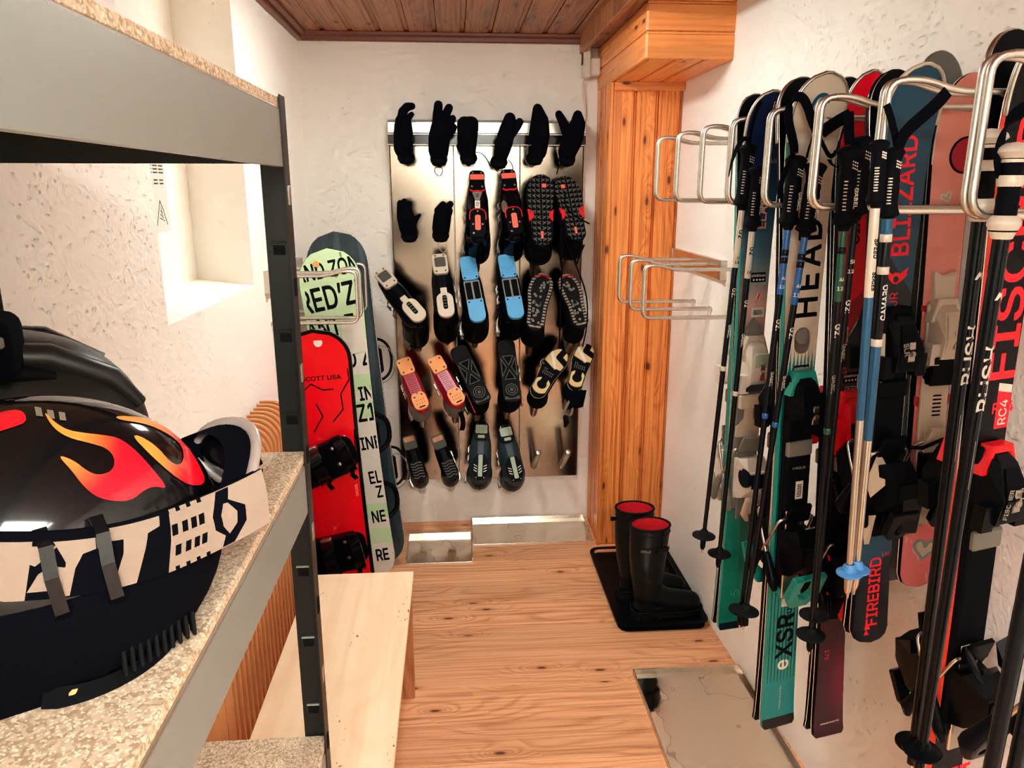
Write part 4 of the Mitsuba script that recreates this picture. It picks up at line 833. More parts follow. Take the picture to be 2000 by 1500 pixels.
T = Thing('snowboard', 'tall plain black snowboard leaning at the back of the left rack', 'snowboard', F, None)
po = board_outline(L, 0.262, 0.236, 0.155)
m = snowboard_mesh(po, L, 0.010, -0.022); T.part('board', m, 'board_black', uv=uv_of(m))
T.part('metal_edge', cat(snowboard_mesh(po - po.buffer(-0.0025), L, 0.0012, -0.022, z=0.0094)), 'rod_steel')
for v in (0.45, 0.93):
    k = T.part('binding', bx((0.05, v, -0.016), (0.16, 0.11, 0.03), 0.01), 'black_plastic')
    T.part('highback', tube(spline([(0.10, v + 0.09, -0.03), (0.150, v + 0.06, -0.055), (0.163, v, -0.06), (0.150, v - 0.06, -0.055), (0.10, v - 0.09, -0.03)], 24), 0.006, 8), 'black_plastic', True, under=k)
    T.part('strap_cable', tube(spline([(0.115, v - 0.10, -0.02), (0.163, v - 0.07, -0.03), (0.175, v, -0.03), (0.155, v + 0.05, -0.02), (0.115, v + 0.06, -0.015)], 20), 0.0022, 6), 'grey_plastic', True, under=k)
F, L = lean_frame((-0.385, 2.99, 0.012), (-0.489, 3.005, 1.430))
T = Thing('snowboard', 'white and pale green lettered snowboard base behind the red board', 'snowboard', F, None)
po = board_outline(L, 0.250, 0.212, 0.15)
m = snowboard_mesh(po, L, 0.010, -0.018); T.part('board', m, 'green_board', uv=uv_of(m))
T.part('edge', snowboard_mesh(po.buffer(0.0012) - po.buffer(-0.002), L, 0.0075, -0.018, z=0.001), 'black_plastic')
letters = []
for txt, v, h, x, dg in (('AND ZONE', 1.345, 0.060, 0.006, 7), ('RED’ZE', 1.238, 0.088, 0.004, 8), ('ANT ZO', 1.122, 0.072, 0.004, 6), ('IN', 0.84, 0.055, 0.082, 4), ('ED Z', 0.985, 0.066, 0.052, 5), ('Z1', 0.760, 0.070, 0.076, 4), ('INE', 0.63, 0.052, 0.076, 4), ('EL', 0.480, 0.052, 0.078, 4), ('Z', 0.415, 0.050, 0.088, 4), ('NE', 0.305, 0.050, 0.072, 3), ('RE', 0.13, 0.052, 0.068, 3)):
    letters.append((txt, v, h, x, dg))
for txt, v, h, x, dg in letters:
    q = wr(txt, h, x, v, dg, 0, 0.001, True, 0.66)
    w_ = np.array(q.vertices); e = np.clip((w_[:, 1] - (L - 0.20)) / 0.20, 0, 1); w_[:, 2] += 0.0100 - 0.018 * e ** 2; q.vertices = w_
    hw_ = 0.102
    for nx, px_ in ((-1, hw_), (1, -hw_)):
        if (q.bounds[1][0] > hw_ and nx < 0) or (q.bounds[0][0] < -hw_ and nx > 0): q = q.slice_plane([px_, 0, 0], [nx, 0, 0])
    T.part('lettering', q, 'black_print')
blocks = [(0.02, 0.105, 1.00, 1.15), (-0.10, -0.05, 1.05, 1.12), (-0.02, 0.11, 0.93, 1.01), (0.045, 0.112, 0.86, 0.93)]
for a, b, c, d in blocks[:2]: T.part('white_patch', ext(Polygon([(a, c), (b, c + 0.012), (b, d), (a, d - 0.012)]), 0.0112, 0.0124), 'white_print')
T.part('logo_dot', put(ext(Point(-0.045, L - 0.055).buffer(0.012, 6), -0.002, 0.001), Frame((0, 0, 0.0102)).M), 'orange_sole')
for v in (0.66, 0.36):
    k = T.part('binding', bx((0.04, v, -0.016), (0.15, 0.10, 0.03), 0.01), 'black_plastic')
    T.part('highback', tube(fillet([(0.09, v + 0.09, -0.02), (0.150, v + 0.05, -0.045), (0.152, v - 0.05, -0.045), (0.09, v - 0.09, -0.02)], 0.04), 0.010, 8), 'black_plastic', True, under=k)
F, L = lean_frame((-0.452, 2.735, 0.03), (-0.520, 2.80, 1.155))
T = Thing('snowboard', 'short red snowboard with black bindings in front of the left rack', 'snowboard', F, None)
po = board_outline(L, 0.262, 0.244, 0.13)
T.part('board', snowboard_mesh(po, L, 0.012, 0.02), 'black_gloss')
T.part('topsheet', snowboard_mesh(po.buffer(-0.013), L, 0.0014, 0.02, z=0.0118), 'red_board', True, label='glossy red topsheet')
for pts in ([(0.11, 0.98), (0.110, 0.93), (0.075, 0.88), (0.077, 0.82), (0.035, 0.775)], [(-0.06, 0.90), (-0.03, 0.925), (0.01, 0.90), (0.05, 0.90)], [(-0.02, 0.85), (0.0, 0.80), (-0.04, 0.74)], [(0.11, 0.74), (0.106, 0.66)]):
    T.part('groove_line', ext(line2(pts, 0.0045), 0.0131, 0.0142), 'black_print')
T.part('lettering', wr('SCOTT USA', 0.016, 0.01, 0.945, 0, 0.0131, 0.001, True, 1.15), 'black_print')
T.part('lettering', wr('MICRO', 0.010, 0.095, 0.50, -90, 0.0131, 0.001), 'pink_print')
T.part('sticker', ext(Point(0.015, L - 0.05).buffer(0.016, 8), -0.002, 0.0012).apply_translation([0, 0, 0.0285 - 0.004]), 'white_print')
for x, v in ((0.07, 0.705), (-0.01, 0.265), (0.075, 0.268)):
    for q in range(5): T.part('insert_bolt', put(lathe([(0, 0.003), (0.004, 0.002), (0.0055, 0), (0, 0)], 8), Frame((x + 0.008 * ((q % 2) * 2 - 1) * (q < 4), v + 0.010 * (q // 2 - 1), 0.0130)).M), 'white_print')
strap_binding(T, 0.632, 1.12, 20)
strap_binding(T, 0.262, 1.12, 8)

# ------------------------------------------------------------------ skis in the long rack
def half_width(v, L, tip, waist, tail, rt, tailr=0.012):
    s = np.interp(v, [0, 0.42 * L, L - rt * 1.25], [0, 0.5, 1.0])
    w = np.where(s < 0.5, waist + (tail - waist) * (1 - s / 0.5) ** 2, waist + (tip - waist) * ((s - 0.5) / 0.5) ** 2)
    e = np.clip((v - (L - rt)) / rt, 0, 1)
    b = np.clip((tailr - v) / max(tailr, 1e-6), 0, 1)
    return w / 2 * np.sqrt(np.clip(1 - e ** 2.4, 0, 1)) * (1 - 0.16 * b ** 2) if tailr < 0.02 else w / 2 * np.sqrt(np.clip(1 - e ** 2.4, 0, 1)) * np.sqrt(np.clip(1 - b ** 2.4, 0, 1))
class Ski(Thing):
    def __init__(s, name, label, cat_, tail, tip, yaw, wt, ww, wl, rt=0.075, tailr=0.012, rise=0.040, flip=False, gap=0.022, group=None):
        tail, tip = np.array(tail, float), np.array(tip, float)
        v = tip - tail; s.L = float(np.linalg.norm(v)); v /= s.L
        a = math.radians(yaw); u = np.array([math.cos(a), math.sin(a), 0]); u -= v * (u @ v); u /= np.linalg.norm(u)
        if flip:
            n = np.cross(u, v); tail = tail - n * gap; u = -u
        super().__init__(name, label, cat_, Frame(tail, u, v), group)
        s.wd = (wt, ww, wl, rt, tailr); s.rise = rise; s.rt = rt
    def hw(s, v): return half_width(np.asarray(v, float), s.L, s.wd[0], s.wd[1], s.wd[2], s.wd[3], s.wd[4])
    def nz(s, v):
        e = np.clip((np.asarray(v, float) - (s.L - 0.17)) / 0.17, 0, 1.2); q = np.clip((0.05 - np.asarray(v, float)) / 0.05, 0, 1)
        return s.rise * e ** 2 + 0.006 * q ** 2
    def body(s, side, base, top, edge='rod_steel', th=0.016, tipband=None, band_len=0.13):
        L = s.L; v = np.r_[np.linspace(0, 0.014, 4), np.linspace(0.03, L - s.rt, 44), L - s.rt + s.rt * np.sin(np.linspace(0, math.pi / 2, 18))[1:]]
        h = np.maximum(s.hw(v), 0.0006); z = s.nz(v)
        t = np.interp(v, [0, 0.15, 0.42 * L, L - 0.25, L], [0.007, 0.010, th, 0.010, 0.005])
        rings = [np.array([(-a, q, c - d), (a, q, c - d), (a, q, c), (-a, q, c)]) for a, q, c, d in zip(h, v, z, t)]
        s.part('core', loft(rings), side)
        g = loft([np.array([(-a + 0.0005, q, c - d - 0.0012), (a - 0.0005, q, c - d - 0.0012), (a - 0.0002, q, c - d + 0.0008), (-a + 0.0002, q, c - d + 0.0008)]) for a, q, c, d in zip(h, v, z, t)])
        s.part('base', g, base)
        k = len(v); hh = np.maximum(h - 0.0012, 0.0003)
        vv = np.vstack([np.c_[-hh, v, z + 0.0006], np.c_[0 * hh, v, z + 0.0011], np.c_[hh, v, z + 0.0006]])
        f = []
        for j in range(2):
            for i in range(k - 1):
                a, b = j * k + i, (j + 1) * k + i; f += [(a, b, b + 1), (a, b + 1, a + 1)]
        m = trimesh.Trimesh(vv, f, process=False)
        s.part('topsheet', m, top, uv=vv[:, :2])
        for q in (-1, 1):
            s.part('edge', tube(np.c_[q * (h[2:-4] + 0.0002), v[2:-4], (z - t)[2:-4]], 0.0011, 4), edge)
        if tipband:
            w = np.linspace(L - band_len, L, 16); w = np.r_[w[:-1], L - 0.0004]
            a = s.hw(w)
            pts = np.r_[np.c_[-a, w, s.nz(w) + 0.0], np.c_[a, w, s.nz(w)][::-1]]
            s.part('tip_guard', tube(pts, [(0.0032, 0.0045)] * len(pts), 8), tipband, True)
    def flat(s, name, m, b, under=None, label=None):
        """Lay a flat piece modelled in (u, v) on the topsheet."""
        m = as_tri(m).copy()
        if m.bounds[1][1] - m.bounds[0][1] > 0.03 and m.bounds[1][1] > s.L - 0.18: m = m.subdivide_to_size(0.012)
        q = np.array(m.vertices); q[:, 2] += s.nz(q[:, 1]) + 0.0012; m.vertices = q
        return s.part(name, m, b, under=under, label=label)
def binding(S, vt, vh, c, sc=1.0, lever='loop', jut=True):
    """Alpine binding: c holds the materials base, toe, toe_top, accent, heel, heel_top, lever."""
    G = lambda v0: (lambda m: put(m, np.array([[sc, 0, 0, 0], [0, sc, 0, v0], [0, 0, sc, 0.001], [0, 0, 0, 1.0]])))
    g = G(0)
    k = S.part('binding_plate', put(rbox(-0.030 * sc, 0.030 * sc, vh - 0.10 * sc, vt + 0.065 * sc, 0.0, 0.010 * sc, 0.003), np.eye(4)), c['base'])
    # toe unit
    g = G(vt)
    a = S.part('toe_piece', g(cat(hullp([(x, y, z) for x, y, z in ((-.030, -.045, .010), (.030, -.045, .010), (-.026, .060, .010), (.026, .060, .010), (-.024, -.040, .046), (.024, -.040, .046), (-.026, .000, .056), (.026, .000, .056), (-.016, .050, .036), (.016, .050, .036), (-.010, .064, .018), (.010, .064, .018))]),
                                  hullp([(x, y, z) for x in (-.043, -.022) for y, z in ((-.052, .020), (-.052, .040), (-.010, .024), (-.010, .044))]), hullp([(x, y, z) for x in (.043, .022) for y, z in ((-.052, .020), (-.052, .040), (-.010, .024), (-.010, .044))]))), c['toe'], 25)
    S.part('toe_cover', g(hullp([(-.020, -.036, .047), (.020, -.036, .047), (-.022, .000, .0585), (.022, .000, .0585), (-.012, .044, .041), (.012, .044, .041), (-.016, -.03, .044), (.016, -.03, .044)])), c['toe_top'], 25, under=a)
    S.part('setting_window', g(hullp([(-.007, -.020, .0545), (.007, -.020, .0545), (-.006, .016, .056), (.006, .016, .056), (-.006, -.018, .0565), (.006, -.018, .0565), (-.005, .012, .0575), (.005, .012, .0575)])), 'chrome', under=a)
    S.part('toe_wedge', g(ext(Polygon([(-.034, .030), (-.020, .074), (.020, .074), (.034, .030), (.024, .030), (.014, .062), (-.014, .062), (-.024, .030)]), 0.004, 0.024, 0.002)), c['accent'], under=a)
    S.part('toe_screw', g(put(lathe([(0, .003), (.005, .002), (.006, 0), (0, 0)], 10), Frame((0, -.005, .058)).M)), 'chrome', under=a)
    S.part('afd_pad', g(rbox(-.028, .028, -.095, -.062, .008, .020, .003)), c['afd'] if 'afd' in c else 'grey_plastic', under=a)
    # heel unit
    g = G(vh)
    b = S.part('heel_piece', g(cat(hullp([(-.029, -.070, .010), (.029, -.070, .010), (-.029, .030, .010), (.029, .030, .010), (-.026, -.060, .040), (.026, -.060, .040), (-.024, .012, .074), (.024, .012, .074), (-.020, -.030, .072), (.020, -.030, .072)]),
                                   hullp([(-.034, .010, .030), (-.034, .034, .034), (-.020, .040, .050), (.034, .010, .030), (.034, .034, .034), (.020, .040, .050), (-.026, .012, .070), (.026, .012, .070)]))), c['heel'], 25)
    S.part('heel_cover', g(hullp([(-.018, -.050, .045), (.018, -.050, .045), (-.019, -.026, .0745), (.019, -.026, .0745), (-.020, .006, .0765), (.020, .006, .0765), (-.015, -.045, .04), (.015, -.045, .04)])), c['heel_top'], 25, under=b)
    if lever == 'loop':
        pg = Polygon([(-.034, 0), (-.036, -.05), (-.018, -.082), (.018, -.082), (.036, -.05), (.034, 0)]).buffer(.003) - Polygon([(-.014, -.004), (-.016, -.045), (-.006, -.058), (.006, -.058), (.016, -.045), (.014, -.004)])
    else:
        pg = Polygon([(-.026, 0), (-.024, -.05), (-.012, -.066), (.012, -.066), (.024, -.05), (.026, 0)]).buffer(.003) - Point(0, -.045).buffer(.007, 5)
    lv = ext(pg, 0, 0.012, 0.003)
    R = trimesh.transformations.rotation_matrix(math.radians(24), [1, 0, 0]); R[:3, 3] = [0, -.050, .066]
    S.part('heel_lever', g(put(lv, R)), c['lever'], under=b)
    S.part('heel_track', put(rbox(-.020 * sc, .020 * sc, vh - .125 * sc, vh + .07 * sc, .009 * sc, .015 * sc, .002), np.eye(4)), 'chrome' if c.get('chrome') else c['base'], under=b)
    S.part('brake_pedal', g(hullp([(-.028, .040, .014), (.028, .040, .014), (-.022, .085, .030), (.022, .085, .030), (-.028, .044, .022), (.028, .044, .022), (-.022, .082, .036), (.022, .082, .036)])), c['base'], 20, under=b)
    if jut:
        for q in (-1, 1):
            hx = S.hw(vh) / sc + 0.006
            p = fillet([(q * .026, .055, .020), (q * hx, .050, .018), (q * (hx + .002), .020, .004), (q * (hx + .006), -.050, -.034)], .012, 4)
            S.part('brake_arm', g(tube(p, .0030, 8)), 'chrome', True, under=b)
            S.part('brake_tip', g(chain([(q * (hx + .005), -.030, -.026, .007), (q * (hx + .008), -.075, -.050, .011), (q * (hx + .004), -.092, -.052, .007)], 10)), c['base'], True, under=b)
    return k, a, b
def boxed(S, txt, h, u, v, w, hh, bg='white_print', fg='black_print', frame=True):
    k = S.flat('sticker', ext(rr(u - w / 2, u + w / 2, v - hh / 2, v + hh / 2, 0.0012), 0, 0.0005), bg)
    if frame: S.flat('sticker_frame', ext(rr(u - w / 2 + .0015, u + w / 2 - .0015, v - hh / 2 + .0015, v + hh / 2 - .0015, 0.001) - rr(u - w / 2 + .003, u + w / 2 - .003, v - hh / 2 + .003, v + hh / 2 - .003, 0.001), 0.0004, 0.0009), fg, under=k)
    S.flat('lettering', wr(txt, h, u, v, 0, 0.0004, 0.0006, True), fg, under=k)
def platinum(S, u, v, bg='black_print'):
    k = S.flat('sticker', ext(rr(u - .020, u + .020, v - .012, v + .012, 0.001), 0, 0.0005), bg)
    S.flat('lettering', wr('platinum', 0.0068, u, v + .005, 0, 0.0004, 0.0006), 'white_print', under=k)
    S.flat('star_row', cat([ext(Point(u - .0125 + .0085 * i, v - .006).buffer(.0026, 3), 0.0004, 0.0009) for i in range(4)]), 'white_print', under=k)
def barcode(S, u, v, w, h, seed=1, txt=None, red=False):
    r = random.Random(seed)
    k = S.flat('sticker', ext(rr(u - w / 2, u + w / 2, v - h / 2, v + h / 2, 0.0015), 0, 0.0005), 'white_print')
    bars, x = [], u - w * 0.38
    while x < u + w * 0.38:
        b = r.choice((.0008, .0012, .002)); bars.append(sbox(x, v - h * (0.10 if txt else 0.28), x + b, v + h * 0.26)); x += b + r.choice((.001, .0016))
    S.flat('barcode', ext(unary_union(bars), 0.0004, 0.0008), 'black_print', under=k)
    if txt: S.flat('lettering', wr(txt, h * 0.22, u, v - h * 0.30, 0, 0.0004, 0.0006, True), 'black_print', under=k)
    if red: S.flat('red_strip', ext(rr(u - w * 0.32, u + w * 0.36, v + h * 0.31, v + h * 0.44, 0.0005), 0.0004, 0.0008), 'red_print', under=k)

def grad(t, stops):
    c = mi.Color3f(*lin(*stops[0][1]))
    for (a, ca), (b, cb) in zip(stops, stops[1:]): c = dr.select(t > a, mix(lin(*ca), lin(*cb), dr.clip((t - a) / (b - a), 0, 1)), c)
    return c
def navy_top(p, n, uv):
    c = grad(uv.y, ((0, (4, 84, 72)), (0.30, (10, 92, 78)), (0.40, (60, 84, 70)), (0.47, (110, 100, 84)), (0.62, (112, 86, 82)), (0.80, (120, 92, 88)), (0.90, (198, 150, 138)), (0.95, (128, 124, 122)), (1.02, (62, 92, 104)), (1.12, (20, 66, 92)), (1.25, (14, 30, 66)), (1.40, (12, 22, 50))))
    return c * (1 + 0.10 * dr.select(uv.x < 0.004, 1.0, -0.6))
mat('navy_top', None, 0.22, spec=0.45, tex=proc(navy_top))
def head_top(p, n, uv):
    cream = mi.Color3f(*lin(206, 190, 168)); tealc = mi.Color3f(*lin(14, 112, 104)); dark = mi.Color3f(*lin(6, 50, 50))
    s = uv.x * 330 / 3.14159
    f = s - dr.floor(s)
    comb = dr.select(dr.abs(f - 0.5) * 2 < smoothstep(0.985, 0.915, uv.y), 1.0, 0.0)
    stripes = dr.select((f < 0.34) & (uv.y > 0.13), 1.0, 0.0)
    low = mix(mix(tealc, dark, stripes), mi.Color3f(*lin(8, 96, 98)), smoothstep(0.16, 0.10, uv.y) * 0.8)
    low = mix(low, mi.Color3f(*lin(4, 8, 10)), dr.select(uv.y < 0.026, 1.0, 0.0))
    return dr.select(uv.y > 0.985, cream, mix(cream, low, comb))
mat('head_top', None, 0.28, spec=0.4, tex=proc(head_top))
def red_top(p, n, uv):
    c = mix(lin(44, 10, 26), lin(96, 4, 34), smoothstep(0.16, 0.0, dr.sqrt(dr.square(uv.x - 0.05) * 4 + dr.square(uv.y - 0.15))))
    c = dr.select(uv.y + uv.x * -0.9 > 1.01, mi.Color3f(*lin(150, 8, 26)), c)
    c = dr.select(uv.y + uv.x * -0.8 > 1.095, mi.Color3f(*lin(232, 10, 40)), c)
    return dr.select(uv.y < 0.36, c, dr.select(uv.y < 0.88, mi.Color3f(*lin(20, 8, 14)), c))
mat('red_top', None, 0.2, spec=0.45, tex=proc(red_top))
def bliz_top(p, n, uv):
    c = mi.Color3f(*lin(14, 54, 72)); k = mi.Color3f(*lin(7, 12, 20))
    a = dr.select((uv.y + uv.x * 1.4 < 0.80) & (uv.y + uv.x * 1.4 > 0.735), 1.0, 0.0)
    b = dr.select((uv.y > 0.30) & (uv.y < 0.70), 1.0, 0.0)
    d = dr.select(uv.y - uv.x * 0.9 < 0.175, 1.0, 0.0)
    return mix(c, k, dr.maximum(dr.maximum(a, b * dr.select(uv.x < 0.024, 1.0, 0.2)), d))
mat('bliz_top', None, 0.25, spec=0.4, tex=proc(bliz_top))
def pink_top(p, n, uv):
    c = grad(uv.y, ((0.0, (206, 104, 104)), (0.45, (206, 110, 106)), (0.60, (222, 140, 128)), (0.99, (226, 146, 132))))
    w = smoothstep(0.72, 0.78, fbm(uv.x * 50, uv.y * 22, 0.0, 3))
    c = mix(c, mi.Color3f(*lin(216, 170, 152)), w * 0.6)
    e = smoothstep(0.040, 0.0425, dr.abs(uv.x)) * smoothstep(0.35, 0.6, noise(uv.y * 70, 3.0))
    return mix(c, mi.Color3f(*lin(20, 14, 16)), e)
mat('pink_top', None, 0.35, spec=0.35, tex=proc(pink_top))
mat('fis_top', (6, 8, 13), 0.22, spec=0.14)

# navy and teal ski with white bindings
S = Ski('ski', 'navy to teal ski with white bindings and G2 tip, front one of the leftmost pair', 'ski', (0.754, 1.828, 0.470), (0.730, 1.828, 1.868), 9, 0.104, 0.070, 0.094)
S.body('teal', 'black_plastic', 'navy_top', tipband='rod_steel')
boxed(S, 'G2', 0.011, 0.018, 1.366, 0.030, 0.022, 'black_print', 'white_print')
S.flat('lettering', wr('ELAN', 0.022, 0.010, 1.125, 90, 0, 0.0006, True), 'pink_print')
S.flat('lettering', wr('STAR', 0.011, 0.020, 1.245, 0, 0, 0.0006), 'grey_print')
platinum(S, 0.010, 0.970); barcode(S, 0.014, 0.883, 0.034, 0.024, 3)
for i in range(2): S.flat('flash', ext(line2([(0.006 + 0.005 * i, 0.915), (0.011 + 0.005 * i, 0.930)], 0.0032), 0, 0.0005), 'white_print' if i == 0 else 'red_print')
S.flat('end_band', ext(sbox(-0.044, 0.002, 0.044, 0.020), 0, 0.0006), 'navy_black')
S.flat('lettering', wr('5', 0.026, 0.0, 0.108, 90, 0, 0.0005), 'teal')
S.flat('lettering', wr('elanskis', 0.008, 0.0, 0.20, 90, 0, 0.0005), 'teal')
k, a, b = binding(S, 0.745, 0.475, dict(base='grey_plastic', toe='white_plastic', toe_top='white_plastic', accent='cream_plastic', heel='white_plastic', heel_top='navy_black', lever='cream_plastic', afd='cream_plastic'), 1.12, 'plain')
S.part('toe_insert', hullp([(-.032, .69, .045), (.032, .69, .045), (-.030, .715, .066), (.030, .715, .066), (-.034, .69, .03), (.034, .69, .03)]), 'navy_black', under=a)
S.part('toe_green', ext(rr(-.020, .020, .745, .79, .008), .058, .0625), 'pale_green', under=a)
S.part('base_tongue', ext(Polygon([(-.030, .590), (-.010, .610), (-.008, .655), (.008, .655), (.010, .610), (.030, .590), (.030, .565), (-.030, .565)]).buffer(.003), .009, .014, .002), 'cream_plastic', under=k)
S.part('heel_drum', put(lathe([(0, -.034), (.024, -.034), (.026, -.030), (.026, .030), (.024, .034), (0, .034)], 20), Frame((0, .470, .062), (0, 0, 1), (0, 1, 0)).M), 'navy_black', 30, under=b)
S.part('toe_hood', ext(Polygon([(-.026, .80), (-.018, .85), (0, .872), (.018, .85), (.026, .80)]), .006, .016, .004), 'grey_plastic', under=a)
M = Ski('ski', 'black tipped ski behind the navy and teal one, leftmost in the rack', 'ski', (0.754, 1.828, 0.470), (0.730, 1.828, 1.868), 9, 0.104, 0.070, 0.094, flip=True, rise=0.006, gap=0.034)
M.body('teal', 'black_plastic', 'fis_top', tipband='rod_steel')
binding(M, 0.745, 0.475, dict(base='grey_plastic', toe='white_plastic', toe_top='white_plastic', accent='cream_plastic', heel='white_plastic', heel_top='navy_black', lever='cream_plastic'), 1.12, 'plain')

# cream and teal ski
S = Ski('ski', 'cream ski with large black lettering and teal striped tail, black bindings with teal lever', 'ski', (0.799, 1.606, 0.327), (0.745, 1.606, 1.876), 13, 0.127, 0.080, 0.097)
S.body('teal', 'black_plastic', 'head_top', tipband='rod_steel')
for q, v in (('H', 1.072), ('E', 1.128), ('A', 1.184), ('D', 1.240)): S.flat('lettering', wr(q, 0.056, 0.008, v, 90, 0, 0.0006, True, 0.92), 'black_print')
S.flat('logo', ext(unary_union([line2(spline([(-.024, 1.462), (-.020, 1.487), (-.006, 1.508), (.012, 1.505), (.016, 1.494)], 16), .008), Point(-.004, 1.492).buffer(.003, 4)]), 0, 0.0006), 'petrol_pole')
S.flat('badge', ext(rr(-.017, .023, .968, 1.028, .0199), 0, 0.0008), 'chrome'); S.flat('badge_face', ext(Point(.003, 1.008).buffer(.0175, 8), 0.0006, 0.0012), 'grey_plastic')
platinum(S, 0.006, 0.930)
S.flat('lettering', wr('XSR', 0.046, 0.006, 0.255, 90, 0, 0.0006, True), 'black_print'); S.flat('lettering', wr('e', 0.038, 0.001, 0.175, 90, 0, 0.0006, True), 'white_print')
S.flat('lettering', wr('DESIGNED IN AUSTRIA', 0.0045, 0.003, 0.080, 90, 0, 0.0005), 'pale_green')
S.flat('lettering', wr('hu', 0.020, 0.012, 0.315, 90, 0, 0.0006), 'navy_black')
S.flat('sticker', ext(rr(-.009, .013, .338, .362, .0015), 0, 0.0005), 'white_print')
k, a, b = binding(S, 0.845, 0.520, dict(base='black_plastic', toe='binding_black', toe_top='black_plastic', accent='teal', heel='binding_black', heel_top='black_plastic', lever='teal', chrome=True), 1.18)
S.part('platform', rbox(-.033, .033, .60, .80, .010, .022, .004), 'black_matte', under=k)
S.part('tail_wedge', ext(Polygon([(-.036, .400), (-.022, .368), (.024, .368), (.036, .400), (.026, .400), (.016, .378), (-.016, .378), (-.026, .400)]), .0, .014, .002), 'teal', under=k)
kk = S.part('sticker', rbox(-.006, .014, .628, .672, .021, .0226, .0004), 'white_print'); S.part('barcode', cat([rbox(-.002, .010, .634 + .004 * i, .636 + .004 * i, .0224, .0230, .0001) for i in range(8)]), 'black_print', under=kk)
S.part('lettering', wr('TYROLIA', 0.006, 0.0, 0.705, 0, 0.0222, 0.0006), 'grey_print', under=k)
M = Ski('ski', 'black backed ski behind the cream and teal one', 'ski', (0.799, 1.606, 0.327), (0.745, 1.606, 1.876), 13, 0.127, 0.080, 0.097, flip=True, rise=0.006, gap=0.034)
M.body('black_plastic', 'black_plastic', 'fis_top', tipband='chrome')
binding(M, 0.845, 0.520, dict(base='black_plastic', toe='binding_black', toe_top='black_plastic', accent='teal', heel='binding_black', heel_top='black_plastic', lever='teal'), 1.18)

# red race ski
S = Ski('ski', 'red and dark maroon ski with red bindings beside the cream one', 'ski', (0.924, 1.586, 0.308), (0.866, 1.656, 1.886), 11, 0.098, 0.066, 0.090)
S.body('black_plastic', 'black_plastic', 'red_top', tipband='rod_steel')
S.flat('lettering', wr('ATOMIC', 0.022, 0.004, 1.290, -90, 0, 0.0006, True), 'black_print')
S.flat('lettering', wr('REDSTER', 0.013, -0.008, 1.000, -90, 0, 0.0006, False, 1.1), 'white_print'); S.flat('lettering', wr('S7', 0.013, -0.008, 0.945, -90, 0, 0.0006, True), 'red_print')
platinum(S, 0.012, 0.925, 'black_print'); boxed(S, 'G2', 0.012, 0.012, 0.894, 0.032, 0.024, 'black_print', 'white_print')
S.flat('lettering', wr('170', 0.011, -0.014, 0.226, -90, 0, 0.0006), 'red_print'); S.flat('lettering', wr('DESIGNED IN AUSTRIA', 0.0035, 0.004, 0.034, 2, 0, 0.0006, True), 'white_print')
S.flat('sticker', ext(rr(.006, .026, .325, .348, .0012), 0, 0.0005), 'grey_plastic')
S.flat('logo', ext(unary_union([sbox(.004, .372, .012, .392), sbox(.016, .372, .024, .400), line2([(-.014, .372), (.0, .364), (.024, .368)], .006)]), 0, 0.0006), 'red_print')
k, a, b = binding(S, 0.815, 0.470, dict(base='black_plastic', toe='bright_red', toe_top='red_plastic', accent='bright_red', heel='binding_black', heel_top='black_plastic', lever='red_plastic'), 1.12, 'plain')
S.part('red_fang', ext(Polygon([(-.034, .50), (-.020, .47), (-.012, .42), (-.026, .39), (-.034, .40), (-.024, .425)]), .011, .020, .002), 'red_plastic', under=b)
barcode(S, 0.0, 0.655, 0.020, 0.030, 8)
M = Ski('ski', 'black tipped ski behind the red one', 'ski', (0.924, 1.586, 0.308), (0.866, 1.656, 1.886), 11, 0.098, 0.066, 0.090, flip=True, rise=0.006, gap=0.033)
M.body('black_plastic', 'black_plastic', 'fis_top', tipband='chrome')
binding(M, 0.815, 0.470, dict(base='black_plastic', toe='bright_red', toe_top='red_plastic', accent='bright_red', heel='binding_black', heel_top='black_plastic', lever='red_plastic'), 1.12, 'plain')

# petrol blue junior ski
S = Ski('ski', 'short petrol blue ski with red lettering and rounded dark tail', 'ski', (0.875, 1.386, 0.708), (0.814, 1.386, 1.860), 8, 0.112, 0.070, 0.089, tailr=0.035)
S.body('black_plastic', 'black_plastic', 'bliz_top', tipband='cream_plastic', band_len=0.10)
S.flat('lettering', wr('BLIZZARD', 0.036, 0.004, 0.930, 90, 0, 0.0006, True, 0.90), 'red_print')
S.flat('lettering', wr('JR', 0.017, -0.002, 0.740, 90, 0, 0.0006), 'red_print')
bird = unary_union([Point(0, .780).buffer(.011, 6) - Point(.0, .778).buffer(.006, 5), Polygon([(.006, .786), (.026, .800), (.022, .786), (.028, .788), (.010, .772)]), Polygon([(-.006, .786), (-.018, .796), (-.016, .780), (-.008, .772)])])
S.flat('bird_emblem', ext(bird, 0, 0.0006), 'red_print')
S.flat('lettering', wr('FIREBIRD', 0.026, 0.002, 0.118, 90, 0, 0.0006, True, 0.98), 'red_print'); S.flat('wing_emblem', ext(unary_union([Polygon([(-.014, .006 + .024), (.0, .030), (-.006, .044), (-.012, .040)]), Polygon([(-.016, .018), (-.004, .018), (-.010, .030)])]), 0, 0.0006), 'red_print')
S.flat('lettering', wr('120', 0.007, 0.024, 0.203, 0, 0, 0.0006), 'red_print')
k, a, b = binding(S, 0.650, 0.385, dict(base='black_plastic', toe='binding_black', toe_top='black_plastic', accent='black_matte', heel='black_matte', heel_top='black_plastic', lever='binding_black', afd='black_plastic'), 1.05, 'plain')
for q in (-1, 1): S.part('toe_wing', hullp([(q * .030, .62, .012), (q * .048, .625, .018), (q * .036, .68, .03), (q * .028, .685, .012), (q * .040, .60, .04), (q * .030, .60, .014)]), 'cream_plastic', 20, under=a)
